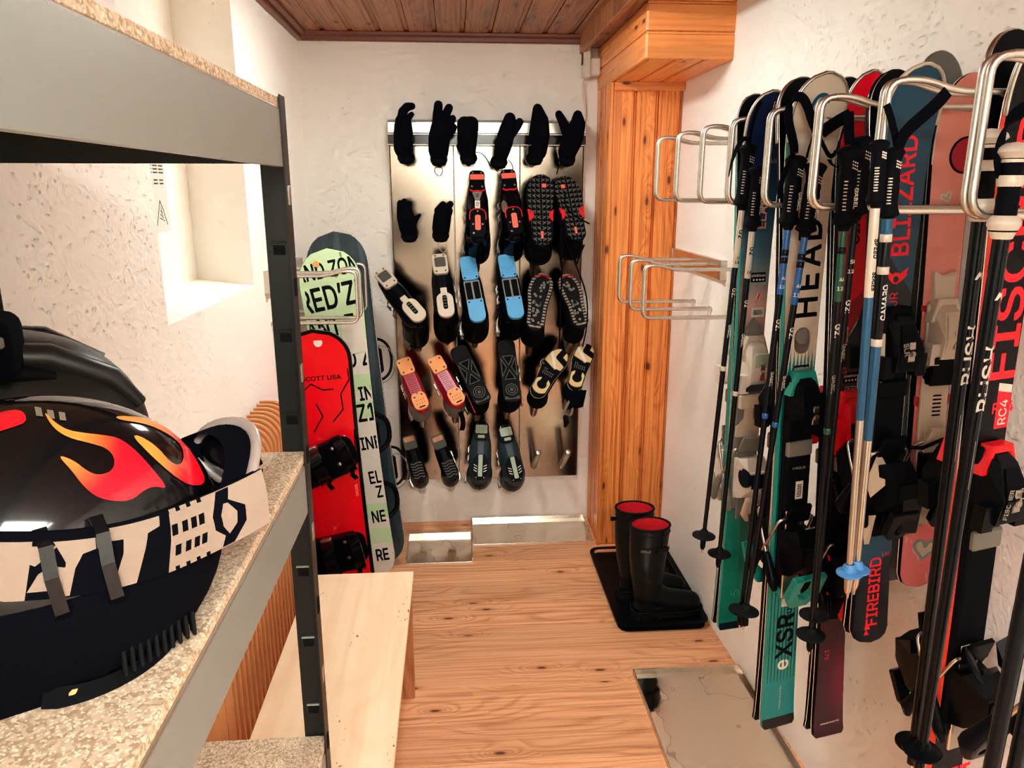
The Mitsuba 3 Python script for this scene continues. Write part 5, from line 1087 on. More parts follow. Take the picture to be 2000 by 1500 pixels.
S.part('heel_wing', hullp([(-.034, .37, .012), (-.050, .38, .020), (-.040, .425, .030), (-.020, .44, .014), (-.018, .40, .06), (-.044, .35, .03)]), 'cream_plastic', 20, under=b)
S.part('side_bumper', hullp([(-.044, .30, .004), (-.030, .28, .010), (-.038, .24, .014), (-.022, .235, .008), (-.028, .31, .03)]), 'cream_plastic', 20, under=b)
S.part('heel_hood', hullp([(-.014, .27, .03), (.040, .255, .03), (-.010, .36, .08), (.036, .36, .08), (-.016, .34, .03), (.040, .34, .03), (.0, .285, .07), (.034, .28, .07)]), 'black_gloss', 25, under=b)
S.part('lettering', wr('SLR', 0.010, -0.016, 0.655, -80, 0.064, 0.0008, True), 'grey_print', under=a)
barcode(S, 0.004, 0.503, 0.030, 0.030, 4, '2838', True)
for q in range(3): S.flat('flag_stripe', ext(Polygon([(.002, .532 + .006 * q), (.014, .534 + .006 * q), (.014, .537 + .006 * q), (.002, .535 + .006 * q)]), 0, 0.0006), 'red_print' if q != 1 else 'white_print')
M = Ski('ski', 'black tipped ski behind the short petrol blue one', 'ski', (0.875, 1.386, 0.708), (0.814, 1.386, 1.860), 8, 0.112, 0.070, 0.089, tailr=0.035, flip=True, rise=0.006, gap=0.033)
M.body('black_plastic', 'black_plastic', 'fis_top', tipband='black_gloss')
binding(M, 0.650, 0.385, dict(base='black_plastic', toe='binding_black', toe_top='black_plastic', accent='black_matte', heel='black_matte', heel_top='black_plastic', lever='binding_black'), 1.05, 'plain')

# pink children's ski
S = Ski('ski', "small pink ski with heart pattern and white bindings beside the petrol blue one", 'ski', (0.962, 1.384, 0.837), (0.934, 1.430, 1.852), 5, 0.086, 0.076, 0.082, tailr=0.03)
S.body('black_plastic', 'black_plastic', 'pink_top', tipband=None)
S.flat('rim_line', tube(np.c_[np.r_[-S.hw(np.linspace(0.86, 0.985, 14)), S.hw(np.linspace(0.86, 0.985, 14))[::-1]], np.r_[np.linspace(0.86, 0.985, 14), np.linspace(0.985, 0.86, 14)], np.zeros(28)], 0.0016, 5), 'white_print')
S.flat('red_dot', ext(Point(.026, .876).buffer(.034, 12).intersection(sbox(-.05, 0, .041, 2)), 0, 0.0005), 'black_print'); S.flat('red_dot_fill', ext(Point(.027, .876).buffer(.0305, 12).intersection(sbox(-.05, 0, .0405, 2)), 0.0004, 0.0008), 'dark_red')
def heart(cx, cy, s, rot):
    t = np.linspace(0, 2 * math.pi, 48)
    q = Polygon(np.c_[16 * np.sin(t) ** 3, 13 * np.cos(t) - 5 * np.cos(2 * t) - 2 * np.cos(3 * t) - np.cos(4 * t)] * s / 16)
    return affinity.translate(affinity.rotate(q, rot, (0, 0)), cx, cy)
for cx_, cy_, s_, ro in ((-0.012, 0.155, 0.024, 35), (0.012, 0.083, 0.028, -10), (-0.006, 0.80, 0.012, 20)):
    q = heart(cx_, cy_, s_, ro).intersection(sbox(-.040, .01, .040, 2))
    S.flat('heart', ext(q, 0, 0.0005), 'heart_teal' if s_ > 0.02 else 'white_print'); S.flat('heart_fill', ext(q.buffer(-.22 * s_), 0.0004, 0.0008), 'cream_plastic')
for v, h in ((0.585, .012), (0.520, .010), (0.395, .020)): S.flat('red_band', ext(Polygon([(-.040, v), (-.018, v - .006), (.040, v), (.040, v + h), (-.018, v + h - .006), (-.040, v + h)]), 0, 0.0005), 'dark_red')
k, a, b = binding(S, 0.535, 0.270, dict(base='cream_plastic', toe='white_plastic', toe_top='white_plastic', accent='white_plastic', heel='binding_black', heel_top='black_plastic', lever='binding_black', afd='black_plastic'), 1.0, 'plain')
S.part('platform', ext(Polygon([(-.020, .60), (-.022, .66), (-.008, .652), (.008, .652), (.022, .66), (.020, .60)]).buffer(.002), 0, .012, .003), 'white_plastic', under=k)
S.part('toe_shadow_cup', hullp([(-.034, .455, .012), (.034, .455, .012), (-.034, .50, .045), (.034, .50, .045), (-.030, .44, .03), (.030, .44, .03)]), 'black_plastic', under=a)
for q in range(6): S.part('scale_mark', bx((.004, .415 - .008 * q, .0108), (.018, .003, .0012), .0003), 'black_print', under=k)
S.part('front_lever', put(tube([(0, 0, 0), (0.02, 0.0, 0.01), (0.075, 0.03, 0.03)], .004, 8), Frame((-.055, .315, .02)).M), 'black_plastic', True, under=b)
M = Ski('ski', "grey backed ski standing taller behind the pink one", 'ski', (0.958, 1.384, 0.837), (0.924, 1.438, 1.905), 5, 0.098, 0.076, 0.082, flip=True, rise=0.006, gap=0.034, rt=0.09)
M.body('black_plastic', 'dark_grey_base', 'fis_top', tipband=None)
binding(M, 0.535, 0.270, dict(base='cream_plastic', toe='white_plastic', toe_top='white_plastic', accent='white_plastic', heel='binding_black', heel_top='black_plastic', lever='binding_black'), 1.0, 'plain')

# black and red race ski at the right edge
S = Ski('ski', 'black ski with big red lettering and red sidewall at the right edge', 'ski', (0.938, 1.170, 0.330), (0.884, 1.170, 1.890), 14, 0.114, 0.070, 0.094)
S.body('orange_line', 'black_plastic', 'fis_top', tipband='chrome', th=0.018)
S.flat('lettering', wr('FISCHER', 0.058, 0.006, 1.225, 90, 0, 0.0006, True, 1.25), 'red_print')
boxed(S, 'RC4', 0.018, 0.020, 0.962, 0.030, 0.075, 'red_print', 'red_print', False); S.flat('lettering', wr('RC4', 0.017, 0.020, 0.953, 90, 0.0006, 0.0006), 'white_print'); S.flat('sticker_cap', ext(Polygon([(.005, .992), (.035, .986), (.035, 1.000), (.005, 1.006)]), 0.0004, 0.0009), 'white_print')
S.flat('lettering', wr('RTI', 0.040, 0.004, 0.215, 0, 0, 0.0006, True, 1.2), 'red_print')
S.flat('red_arc', ext(line2([(-.028, .345), (-.010, .352), (.010, .348), (.030, .356)], .005), 0, 0.0006), 'coral')
S.flat('lettering', wr('SAFETY SYSTEM', 0.006, 0.008, 0.650, 90, 0, 0.0006), 'grey_print'); S.flat('lettering', wr('POWERRAIL', 0.006, 0.024, 0.650, 90, 0, 0.0006), 'grey_print') if False else None
k, a, b = binding(S, 0.820, 0.440, dict(base='black_plastic', toe='binding_black', toe_top='black_plastic', accent='red_plastic', heel='binding_black', heel_top='black_plastic', lever='binding_black', chrome=True), 1.15, 'plain')
S.part('lettering', wr('11', 0.020, 0.004, 0.835, 90, 0.0735, 0.0008), 'grey_print', under=a); S.part('lettering', wr('FISCHER', 0.009, -0.020, 0.815, 80, 0.066, 0.0008, True), 'grey_print', under=a)
S.part('heel_emblem', cat([ext(Polygon([(x - .006, y), (x + .006, y), (x, y + .010)]), .0945, .0955) for x, y in ((0, .455), (-.007, .445), (.007, .445))]), 'grey_print', under=b)
S.part('crest', ext(Polygon([(-.013, .428), (.013, .428), (.010, .408), (0, .398), (-.010, .408)]).buffer(.002) - Polygon([(-.012, .427), (.012, .427), (.009, .409), (0, .400), (-.009, .409)]), .080, .0925), 'white_print', under=b)
for q in (-1, 1): S.part('heel_fork', hullp([(q * .030, .49, .05), (q * .060, .53, .06), (q * .058, .55, .05), (q * .030, .53, .04), (q * .050, .50, .075), (q * .028, .48, .075)]), 'black_plastic', under=b)
S.part('lift_plate', rbox(-.034, .034, .34, .90, .0, .016, .003), 'black_matte', under=k)
M = Ski('ski', 'black ski with red sidewall behind the one at the right edge', 'ski', (0.938, 1.170, 0.330), (0.884, 1.170, 1.890), 14, 0.114, 0.070, 0.094, flip=True, rise=0.008, gap=0.038)
M.body('orange_line', 'black_plastic', 'fis_top', tipband='chrome', th=0.018)
binding(M, 0.820, 0.440, dict(base='black_plastic', toe='binding_black', toe_top='black_plastic', accent='red_plastic', heel='binding_black', heel_top='black_plastic', lever='binding_black', chrome=True), 1.15, 'plain')
# ski that only shows its brake at the right edge of the frame
S = Ski('ski', 'dark ski at the right edge of the frame showing only binding parts', 'ski', (0.720, 0.740, 0.620), (0.690, 0.740, 1.880), 20, 0.104, 0.070, 0.09)
S.body('black_plastic', 'black_plastic', 'fis_top', tipband='chrome')
k, a, b = binding(S, 0.72, 0.44, dict(base='black_plastic', toe='binding_black', toe_top='black_plastic', accent='black_plastic', heel='binding_black', heel_top='black_plastic', lever='teal'), 1.2, 'plain')
S.part('side_fin', hullp([(-.062, .50, .0), (-.078, .55, .01), (-.050, .545, .03), (-.040, .44, .02), (-.052, .40, .0), (-.035, .50, -.02)]), 'black_gloss', 20, under=b)

# ------------------------------------------------------------------ ski poles
GRIP = [(0.0015, 0.0), (0.010, -0.001), (0.019, -0.005), (0.0225, -0.010), (0.021, -0.015), (0.0170, -0.024), (0.0150, -0.040), (0.0165, -0.052), (0.0158, -0.058), (0.0172, -0.066), (0.0162, -0.074), (0.0175, -0.084), (0.0165, -0.093), (0.0172, -0.102), (0.0165, -0.112), (0.0185, -0.124), (0.0215, -0.132), (0.0215, -0.136), (0.012, -0.141), (0.009, -0.150)]
def pole(label, top, tip, bands, grip='black_matte', basket='dark_rubber', r=0.0072, group=None, texts=(), straps=(), grip_text='GABEL', bsize=0.030, bands_extra=(), gs=1.0, show_grip=True, ferrule='black_plastic'):
    """bands: (start, end, material) along the shaft, measured from the top."""
    top, tip = np.array(top, float), np.array(tip, float); d = top - tip; L = float(np.linalg.norm(d)); d /= L
    u = np.array([0.94, 0.34, 0]); F = Frame(tip, u - d * (u @ d), d); T = Thing('ski_pole', label, 'ski pole', F, group)
    rad = lambda v: r * (0.72 + 0.28 * min(1, v / (0.75 * L)))
    for a, b, m in bands:
        v0, v1 = L - b, L - a
        T.part('shaft', tube([(0, v, 0) for v in np.linspace(v0, v1, 4)], [rad(v) for v in np.linspace(v0, v1, 4)], 12), m, True)
    for v, m in bands_extra:
        T.part('ring', tube([(0, L - v - 0.006, 0), (0, L - v + 0.006, 0)], rad(L - v) + 0.0006, 12), m, True)
    if show_grip:
        g = T.part('grip', put(lathe([(q * gs, z * gs) for q, z in GRIP][::-1], 20), Frame((0, L, 0), (1, 0, 0), (0, 0, -1)).M), grip, 35)
        for i in range(3):
            for j in range(3): T.part('grip_dot', bx(((-0.006 + 0.005 * i) * gs, L - (0.028 + 0.0055 * j + 0.0015 * i) * gs, 0.0162 * gs), (0.0026, 0.0026, 0.0016), 0.0005), 'white_print', under=g)
        for i in range(9): T.part('grip_rib', bx((-0.013 * gs, L - (0.062 + 0.0062 * i) * gs, 0.0105 * gs), (0.008, 0.0022, 0.004), 0.0006), 'white_print' if i % 1 == 0 else grip, under=g)
        if grip_text: T.part('lettering', put(wr(grip_text, 0.0085, 0, 0, -90, 0, 0.0008, True), Frame((0.006 * gs, L - 0.092 * gs, 0.0168 * gs)).M), 'white_print', under=g)
    for t, v, h, m, dg in texts:
        T.part('lettering', put(wrap(wr(t, h, 0, 0, dg, 0, 0.0006, True), rad(L - v)), Frame((0, L - v, 0)).M), m)
    if basket:
        vb = 0.046
        T.part('basket', put(lathe([(0.007, 0.016), (0.010, 0.012), (0.012, 0.005), (bsize * 0.6, 0.003), (bsize, 0.000), (bsize, -0.003), (bsize * 0.6, -0.001), (0.010, -0.006), (0.007, -0.012)][::-1], 24), Frame((0, vb, 0), (1, 0, 0), (0, 0, -1)).M), basket, 35)
        T.part('ferrule', tube([(0, 0.006, 0), (0, 0.014, 0), (0, vb - 0.004, 0)], [0.0045, 0.0068, 0.0078], 10), ferrule, True)
        T.part('tip', tube([(0, -0.004, 0), (0, 0.008, 0)], [0.0018, 0.0030], 8), 'chrome', True)
    iv = np.linalg.inv(F.M)
    for pts, w, wd in straps:
        q = spline(pts, 40); q = (np.c_[q, np.ones(len(q))] @ iv.T)[:, :3]
        T.part('strap', ribbon(q, (iv[:3, :3] @ np.array(wd)), w, 0.0022), 'black_fabric')
    return T
X = lambda Y, l: [(a, Y, b) for a, b in l]
pole('black ski pole with white upper shaft, left of the navy ski', (0.689, 1.80, 1.752), (0.642, 1.80, 0.720), [(0.13, 0.285, 'white_pole'), (0.285, 0.99, 'black_pole')], texts=[('G2', 0.205, 0.011, 'black_print', -90), ('77', 0.262, 0.006, 'black_print', 0), ('110', 0.272, 0.006, 'black_print', 0), ('G2.', 0.345, 0.010, 'white_print', -90), ('GABEL', 0.44, 0.0075, 'white_print', -90)],
     straps=[(X(1.772, [(0.681, 1.748), (0.665, 1.762), (0.650, 1.741), (0.638, 1.701), (0.635, 1.679)]), 0.010, (0.2, 0.3, 1)), (X(1.79, [(0.684, 1.75), (0.690, 1.80), (0.705, 1.845)]), 0.008, (1, 0, 0.2))], bands_extra=((0.535, 'white_pole'),), group=None)
pole('black ski pole with white upper shaft hanging in front of the navy ski', (0.705, 1.775, 1.704), (0.679, 1.775, 0.679), [(0.13, 0.26, 'white_pole'), (0.26, 0.99, 'black_pole')], texts=[('G2', 0.195, 0.011, 'black_print', -90), ('110', 0.245, 0.006, 'black_print', 0), ('G2', 0.32, 0.010, 'white_print', -90), ('GABEL', 0.41, 0.0075, 'white_print', -90)], bands_extra=((0.545, 'white_pole'),))
pole('blue and black ski pole, left one in front of the cream ski', (0.702, 1.57, 1.718), (0.664, 1.57, 0.637), [(0.13, 0.285, 'blue_pole'), (0.285, 1.03, 'black_pole')], texts=[('46', 0.250, 0.007, 'white_print', 0), ('115', 0.268, 0.007, 'white_print', 0), ('G2.', 0.35, 0.011, 'white_print', -90), ('GABEL', 0.47, 0.0075, 'cream_plastic', -90)], bands_extra=((0.197, 'black_pole'), (0.213, 'black_pole'), (0.555, 'blue_pole')),
     straps=[(X(1.560, [(0.691, 1.721), (0.678, 1.77), (0.679, 1.819), (0.689, 1.828), (0.718, 1.795), (0.742, 1.762)]), 0.020, (0.6, 0.2, 0.8)), (X(1.556, [(0.742, 1.760), (0.772, 1.781), (0.800, 1.796)]), 0.024, (0.2, 0.2, 1)), (X(1.56, [(0.690, 1.722), (0.678, 1.69), (0.670, 1.66), (0.670, 1.632)]), 0.012, (1, 0.3, 0))])
pole('blue and black ski pole, right one in front of the cream ski lettering', (0.733, 1.545, 1.704), (0.663, 1.545, 0.650), [(0.13, 0.290, 'blue_pole'), (0.290, 1.01, 'black_pole')], texts=[('46', 0.250, 0.008, 'white_print', 0), ('115', 0.269, 0.008, 'white_print', 0), ('G2.', 0.35, 0.011, 'white_print', -90), ('GABEL', 0.46, 0.0075, 'cream_plastic', -90)], bands_extra=((0.19, 'black_pole'), (0.206, 'black_pole'), (0.555, 'blue_pole')),
     straps=[(X(1.552, [(0.715, 1.712), (0.739, 1.748), (0.765, 1.715), (0.783, 1.755), (0.795, 1.79)]), 0.009, (0.4, 0.3, 0.8)), (X(1.545, [(0.770, 1.724), (0.785, 1.709), (0.782, 1.694), (0.769, 1.697), (0.760, 1.709)]), 0.014, (0, 1, 0.2))])
pole('green and black ski pole, left one in front of the red ski', (0.709, 1.37, 1.726), (0.737, 1.37, 0.695), [(0.13, 0.280, 'green_pole'), (0.280, 0.99, 'black_pole')], texts=[('46', 0.238, 0.007, 'white_print', 0), ('115', 0.255, 0.007, 'white_print', 0), ('G2.', 0.335, 0.012, 'white_print', -90), ('GABEL', 0.44, 0.0085, 'grey_print', -90)], bands_extra=((0.185, 'black_pole'), (0.535, 'green_pole')),
     straps=[(X(1.378, [(0.704, 1.784), (0.707, 1.76), (0.712, 1.728)]), 0.022, (1, 0.3, 0))])
pole('dark green ski pole, right one in front of the red ski', (0.741, 1.388, 1.744), (0.748, 1.388, 0.730), [(0.13, 0.99, 'black_pole')], texts=[('50', 0.225, 0.007, 'white_print', 0), ('125', 0.243, 0.007, 'white_print', 0), ('G2i', 0.31, 0.012, 'white_print', -90), ('GABEL', 0.40, 0.008, 'grey_print', -90)], grip_text=None)
pole('short silver and blue children’s pole with white speckled upper shaft', (0.632, 1.135, 1.722), (0.668, 1.135, 0.968), [(0.10, 0.235, 'white_pole'), (0.235, 0.435, 'petrol_pole'), (0.435, 0.735, 'chrome')], grip='black_matte', basket='blue_basket', texts=[('SPEED', 0.16, 0.007, 'black_print', -90), ('SERIES', 0.21, 0.006, 'black_print', -90)], grip_text=None, bsize=0.021, gs=0.66, r=0.0074, ferrule='chrome')
pole('short silver children’s pole with dark blue upper shaft and blue basket', (0.664, 1.150, 1.712), (0.688, 1.150, 0.966), [(0.085, 0.135, 'petrol_pole'), (0.135, 0.30, 'black_pole'), (0.30, 0.465, 'petrol_pole'), (0.465, 0.73, 'chrome')], grip='black_matte', basket='blue_basket', bsize=0.022, gs=0.74, r=0.0085, texts=[('CAMARO', 0.235, 0.0095, 'white_print', 90)], grip_text=None, bands_extra=((0.135, 'white_pole'), (0.185, 'white_pole'), (0.30, 'white_pole')), ferrule='chrome',
     straps=[(X(1.155, [(0.676, 1.703), (0.680, 1.729), (0.700, 1.751), (0.723, 1.772), (0.740, 1.792)]), 0.020, (0.5, 0.2, -0.8)), (X(1.158, [(0.676, 1.703), (0.664, 1.74), (0.649, 1.773)]), 0.012, (1, 0.3, 0.2))])
def rush(label, top, tip, straps=(), big=0.0150):
    T = pole(label, top, tip, [(0.09, 0.97, 'black_pole')], show_grip=False, grip_text=None, basket='black_plastic', r=0.0098, straps=straps, bsize=0.028,
             texts=[])
    L = float(np.linalg.norm(np.array(top) - np.array(tip)))
    f = lambda m: put(m, Frame((0, L, 0), (1, 0, 0), (0, 0, -1)).M @ np.diag([0.82, 0.82, 0.76, 1.0]))
    g = T.part('grip', f(lathe([(q * 0.92, z) for q, z in GRIP][::-1], 20)), 'black_matte', 35)
    T.part('grip_cap', f(lathe([(0.002, 0.006), (0.014, 0.004), (0.024, -0.003), (0.027, -0.010), (0.022, -0.014), (0.017, -0.020), (0.017, -0.026)][::-1], 20)), 'white_plastic', 35, under=g)
    T.part('grip_ring', f(lathe([(0.0175, -0.046), (0.0190, -0.052), (0.0185, -0.060), (0.0170, -0.064)][::-1], 20)), 'white_plastic', 35, under=g)
    T.part('grip_collar', f(lathe([(0.0175, -0.110), (0.0230, -0.118), (0.0235, -0.126), (0.0180, -0.138), (0.0150, -0.148), (0.0100, -0.150)][::-1], 20)), 'white_plastic', 35, under=g)
    T.part('emblem', put(wrap(ext(Polygon([(-.007, 0), (-.002, .011), (0, .008), (.002, .010), (.007, 0), (.004, 0), (.001, .005), (-.001, .004), (-.004, 0)]), 0, .0008), 0.0099), Frame((0, L - 0.190, 0)).M), 'white_print')
    T.part('lettering', put(wrap(wr('RUSH', big, 0, 0, 90, 0, 0.0008, True, 1.55), 0.0099), Frame((0, L - 0.295, 0)).M), 'white_print')
    T.part('shaft_line', put(rbox(-.0006, .0006, 0, .07, 0, .0006, .0001), Frame((-.003, L - 0.45, 0.0095)).M), 'grey_print')
    return T
rush('black ski pole with white grip collar and white lettering, left of its pair', (0.697, 0.985, 1.722), (0.722, 0.985, 0.745))
rush('black ski pole with white cap and white lettering, right of its pair', (0.693, 0.93, 1.702), (0.695, 0.93, 0.780), straps=[(X(.935, [(0.686, 1.665), (0.676, 1.70), (0.682, 1.726), (0.704, 1.748)]), 0.016, (0.5, 0.2, 0.8))], big=0.0160)
pole('thick black ski pole hanging lowest at the right edge of the frame', (0.548, 0.62, 1.58), (0.536, 0.62, 0.62), [(0.1, 0.95, 'black_pole')], r=0.0085, grip_text=None)
pole('black ski pole partly cut off by the right edge of the frame', (0.575, 0.62, 1.58), (0.560, 0.62, 0.62), [(0.1, 0.95, 'black_pole')], r=0.0080, grip_text=None)

# ------------------------------------------------------------------ helmets and goggles on the shelf
def ellipsoid_pt(az, el, ax, p=2.0):
    c, s = np.cos, np.sin
    return np.stack([ax[0] * c(el) * c(az), ax[1] * c(el) * s(az), ax[2] * s(el)], -1)
def shell(ax, el0=-0.35, n=48, m=24, off=0.0, dent=None):
    az = np.linspace(0, 2 * math.pi, n, endpoint=False); el = np.linspace(el0, math.pi / 2 - 0.001, m)
    rings = [ellipsoid_pt(az, np.full(n, e), [q + off for q in ax]) for e in el]
    if dent: rings = [dent(r) for r in rings]
    return loft(rings, True, True)
HF = math.radians(34)
hx_, hy_ = math.cos(HF), math.sin(HF)
AX = (0.143, 0.116, 0.128)
HO = (-0.345, 0.600, 1.362)
F = Frame(HO, (hx_, hy_, 0), (-hy_, hx_, 0))    # u = where the helmet faces, w = up; its right side is towards the camera
hel = Thing('ski_helmet', 'glossy black ski helmet with red and orange flames on the middle shelf board', 'helmet', F)
def skirt(r):
    r = r.copy(); low = r[:, 2] < -0.03
    r[low, :2] *= 0.985; return r
hel.part('shell', shell(AX, -0.72, 64, 30, 0, skirt), 'helmet_black', True)
hel.part('inner_padding', shell((0.128, 0.102, 0.09), -0.5, 40, 10).apply_translation([0, 0, -0.02]), 'black_fabric', True)
hel.part('rim', tube([(AX[0] * 0.752 * math.cos(a), AX[1] * 0.752 * math.sin(a), -0.0845) for a in np.linspace(0, 2 * math.pi, 49)], 0.004, 8), 'black_matte', True)
def drape(poly, off, side=-1, n=0.006):
    """Lay a flat outline given as (u, w) seen from the helmet's side on to the shell."""
    out = []
    for g in getattr(poly, 'geoms', [poly]):
        v, f = trimesh.creation.triangulate_polygon(g, engine='earcut')
        m = trimesh.Trimesh(np.c_[v, np.zeros(len(v))], f).subdivide_to_size(n)
        q = np.array(m.vertices); r = 1 - (q[:, 0] / AX[0]) ** 2 - (q[:, 1] / AX[2]) ** 2
        p = np.c_[q[:, 0], side * AX[1] * np.sqrt(np.clip(r, 0.004, 1)), q[:, 1]]
        nn = p / np.array(AX) ** 2; nn /= np.linalg.norm(nn, axis=1, keepdims=True)
        fc = np.array(m.faces); out.append(trimesh.Trimesh(p + nn * off, fc if side < 0 else fc[:, ::-1], process=False))
    return trimesh.util.concatenate(out)
def smooth_poly(pts): return Polygon(spline(pts + [pts[0]], 90)).buffer(0)
def flame_col(p, n, uv): return mix(mi.Color3f(*lin(226, 14, 36)), mi.Color3f(*lin(236, 150, 62)), smoothstep(0.02, 0.75, uv.x))
mat('flame', None, 0.10, spec=0.5, coat=1.0, tex=proc(flame_col))
def chaikin(pts, it=3):
    p = np.array(pts, float)
    for _ in range(it):
        q = np.roll(p, -1, 0); p = np.stack([p * 0.75 + q * 0.25, p * 0.25 + q * 0.75], 1).reshape(-1, 2)
    return Polygon(p).buffer(0)
def flame(pts, tips, name='flame'):
    m = drape(chaikin(pts), 0.0009)
    q = np.array(m.vertices); t = np.min([np.linalg.norm(q[:, [0, 2]] - np.array(a), axis=1) for a in tips], axis=0)
    hel.part(name, m, 'flame', True, uv=np.c_[np.clip(1 - t / 0.055, 0, 1), t])
flame([(0.015, 0.1221), (0.0175, 0.114), (0.0248, 0.1075), (0.0371, 0.1019), (0.0486, 0.096), (0.0521, 0.0887), (0.0484, 0.0819), (0.0378, 0.0816), (0.0307, 0.0866), (0.0246, 0.0943), (0.0148, 0.1), (0.0216, 0.0888), (0.0258, 0.0788), (0.0331, 0.0689), (0.0446, 0.0628), (0.056, 0.0598), (0.0666, 0.0632), (0.0751, 0.063), (0.0859, 0.0566), (0.0778, 0.0732), (0.0689, 0.0888), (0.0597, 0.0991), (0.0486, 0.1036), (0.0391, 0.1068), (0.0263, 0.1112), (0.0195, 0.1169), (0.0168, 0.1214)], [(0.015, 0.1221)])
flame([(0.0696, 0.0974), (0.0761, 0.0953), (0.0865, 0.0853), (0.0928, 0.0736), (0.0991, 0.0675), (0.1043, 0.0669), (0.1096, 0.0699), (0.1108, 0.076), (0.1009, 0.0871), (0.0845, 0.0993), (0.0621, 0.1088), (0.0655, 0.1097), (0.0872, 0.1010), (0.1035, 0.0884), (0.1128, 0.0780), (0.1193, 0.0660), (0.1223, 0.0565), (0.1242, 0.0417), (0.1065, 0.0495), (0.0957, 0.0601), (0.0873, 0.0707), (0.0778, 0.0843)], [(0.0696, 0.0974), (0.0621, 0.1088)])
flame([(-0.0403, 0.1213), (-0.0076, 0.1259), (0.0029, 0.1250), (0.0029, 0.1194), (-0.007, 0.118), (-0.0417, 0.1129)], [(-0.2, 0.0)])
hel.part('crest_lettering', drape(affinity.translate(unary_union([line2([(0.010 + 0.007 * i, 0.1235 - 0.0022 * i), (0.014 + 0.007 * i, 0.1225 - 0.0022 * i)], 0.004) for i in range(3)]), 0, 0), 0.0009), 'grey_print')
hel.part('ear_pad', put(hullp([(x, y, z) for x, y, z in ((-0.07, -0.098, -0.03), (0.035, -0.106, -0.03), (-0.06, -0.090, -0.084), (0.02, -0.094, -0.084), (-0.05, -0.075, -0.03), (0.02, -0.075, -0.03), (-0.05, -0.078, -0.084), (0.01, -0.078, -0.084))]), np.eye(4)), 'black_fabric', 40)
hel.part('ear_cover', shell([q + 0.0012 for q in AX], -0.70, 56, 20).slice_plane([0, 0, 0.006], [0, 0, -1]), 'black_fabric', True)
hel.part('chin_strap', ribbon(spline([(-0.02, -0.095, -0.075), (0.03, -0.10, -0.0805), (0.075, -0.07, -0.0800), (0.09, -0.03, -0.079)], 16), (0, 0.3, 1), 0.016, 0.003), 'black_matte')
for i in range(10): hel.part('dial_rib', bx((0.035 + 0.0065 * i, -0.098 + 0.0028 * i, -0.066), (0.003, 0.012, 0.022), 0.001), 'dark_rubber')
hel.part('rivet', put(lathe([(0, 0.003), (0.005, 0.002), (0.006, 0), (0, 0)], 10), Frame((0.000, -0.100, -0.078), (1, 0, 0), (0, 0, 1)).M), 'orange_sole')
for s_ in (-0.006, 0.029): hel.part('strap_clip', ribbon([(s_, -0.108, 0.060), (s_ + 0.001, -0.1215, 0.052), (s_ + 0.001, -0.1255, 0.030), (s_ + 0.004, -0.1245, 0.002), (s_ + 0.004, -0.116, -0.006)], (1, 0, 0), 0.009, 0.003), 'helmet_black')
# goggles round the helmet: strap, frame and lens
gog = Thing('ski_goggles', 'ski goggles with a black and cream lettered strap worn round the flame helmet', 'goggles', F)
back_az = np.linspace(-math.pi / 2 - 3.3, -math.pi / 2 - 0.25, 26)
near = spline([(-0.033, -0.1135, 0.044), (0.0, -0.1165, 0.036), (0.035, -0.1125, 0.029), (0.070, -0.1025, 0.025), (0.105, -0.0870, 0.023), (0.135, -0.0780, 0.025), (0.164, -0.0710, 0.030)], 30)
MID = np.vstack([np.c_[(AX[0] + 0.001) * np.cos(back_az), (AX[1] + 0.001) * np.sin(back_az), 0.046 + 0 * back_az], near])
ARC = np.r_[0, np.cumsum(np.linalg.norm(np.diff(MID, axis=0), axis=1))]
S0 = float(np.interp(0.0, near[:, 0], ARC[len(back_az):]))     # where the strap passes the ear
def strap_at(s): return np.stack([np.interp(s + S0, ARC, MID[:, k]) for k in range(3)], -1)
def bend(m, off):
    """Lay a flat piece (along the strap, across it) round the helmet."""
    q = np.array(m.vertices); p = strap_at(q[:, 0]); t = strap_at(q[:, 0] + 0.004) - strap_at(q[:, 0] - 0.004)
    nn = np.stack([t[:, 1], -t[:, 0], 0 * t[:, 0]], -1); nn /= np.linalg.norm(nn, axis=1, keepdims=True) + 1e-9
    nn = nn * np.sign((nn * p).sum(1, keepdims=True)); y = q[:, 1:2]
    lean = np.where(y > 0, -y * (0.10 + 6.0 * np.abs(y)), y * 0.0)
    m = m.copy(); m.vertices = p + nn * (off + q[:, 2:3] + lean) + np.array([0, 0, 1.0]) * y; return m
def band(poly, off, th): return bend(ext(poly, 0, th).subdivide_to_size(0.008), off)
SH = 0.024
gog.part('strap', band(sbox(-0.34, -SH, 0.172, SH), 0.0035, 0.0025), 'black_fabric')
H = SH
LT = [Polygon([(-0.046, -H), (-0.022, -H), (-0.012, H * 0.75), (-0.036, H * 0.75)]),
      Polygon([(-0.013, H * 0.05), (-0.004, H * 0.35), (0.002, H * 0.60), (-0.014, H * 0.62), (-0.022, H * 0.25)]), Polygon([(-0.020, -H * 0.75), (0.000, -H * 0.72), (0.0045, -H * 0.05), (-0.004, H * 0.02), (-0.012, -H * 0.2)]),
      Polygon([(0.000, H * 0.72), (0.026, H * 0.72), (0.025, H * 0.40), (0.016, H * 0.30), (0.010, -H * 0.10), (0.004, -H * 0.95), (-0.001, -H * 0.95), (0.005, H * 0.1), (0.003, H * 0.36)]),
      Polygon([(0.034, H * 0.92), (0.074, H * 0.92), (0.072, H * 0.62), (0.062, H * 0.52), (0.056, -H * 0.1), (0.048, -H * 0.97), (0.031, -H * 0.97), (0.042, H * 0.1), (0.044, H * 0.52), (0.033, H * 0.55)])]
for q in LT: gog.part('lettering', band(q, 0.0058, 0.0006), 'strap_cream')
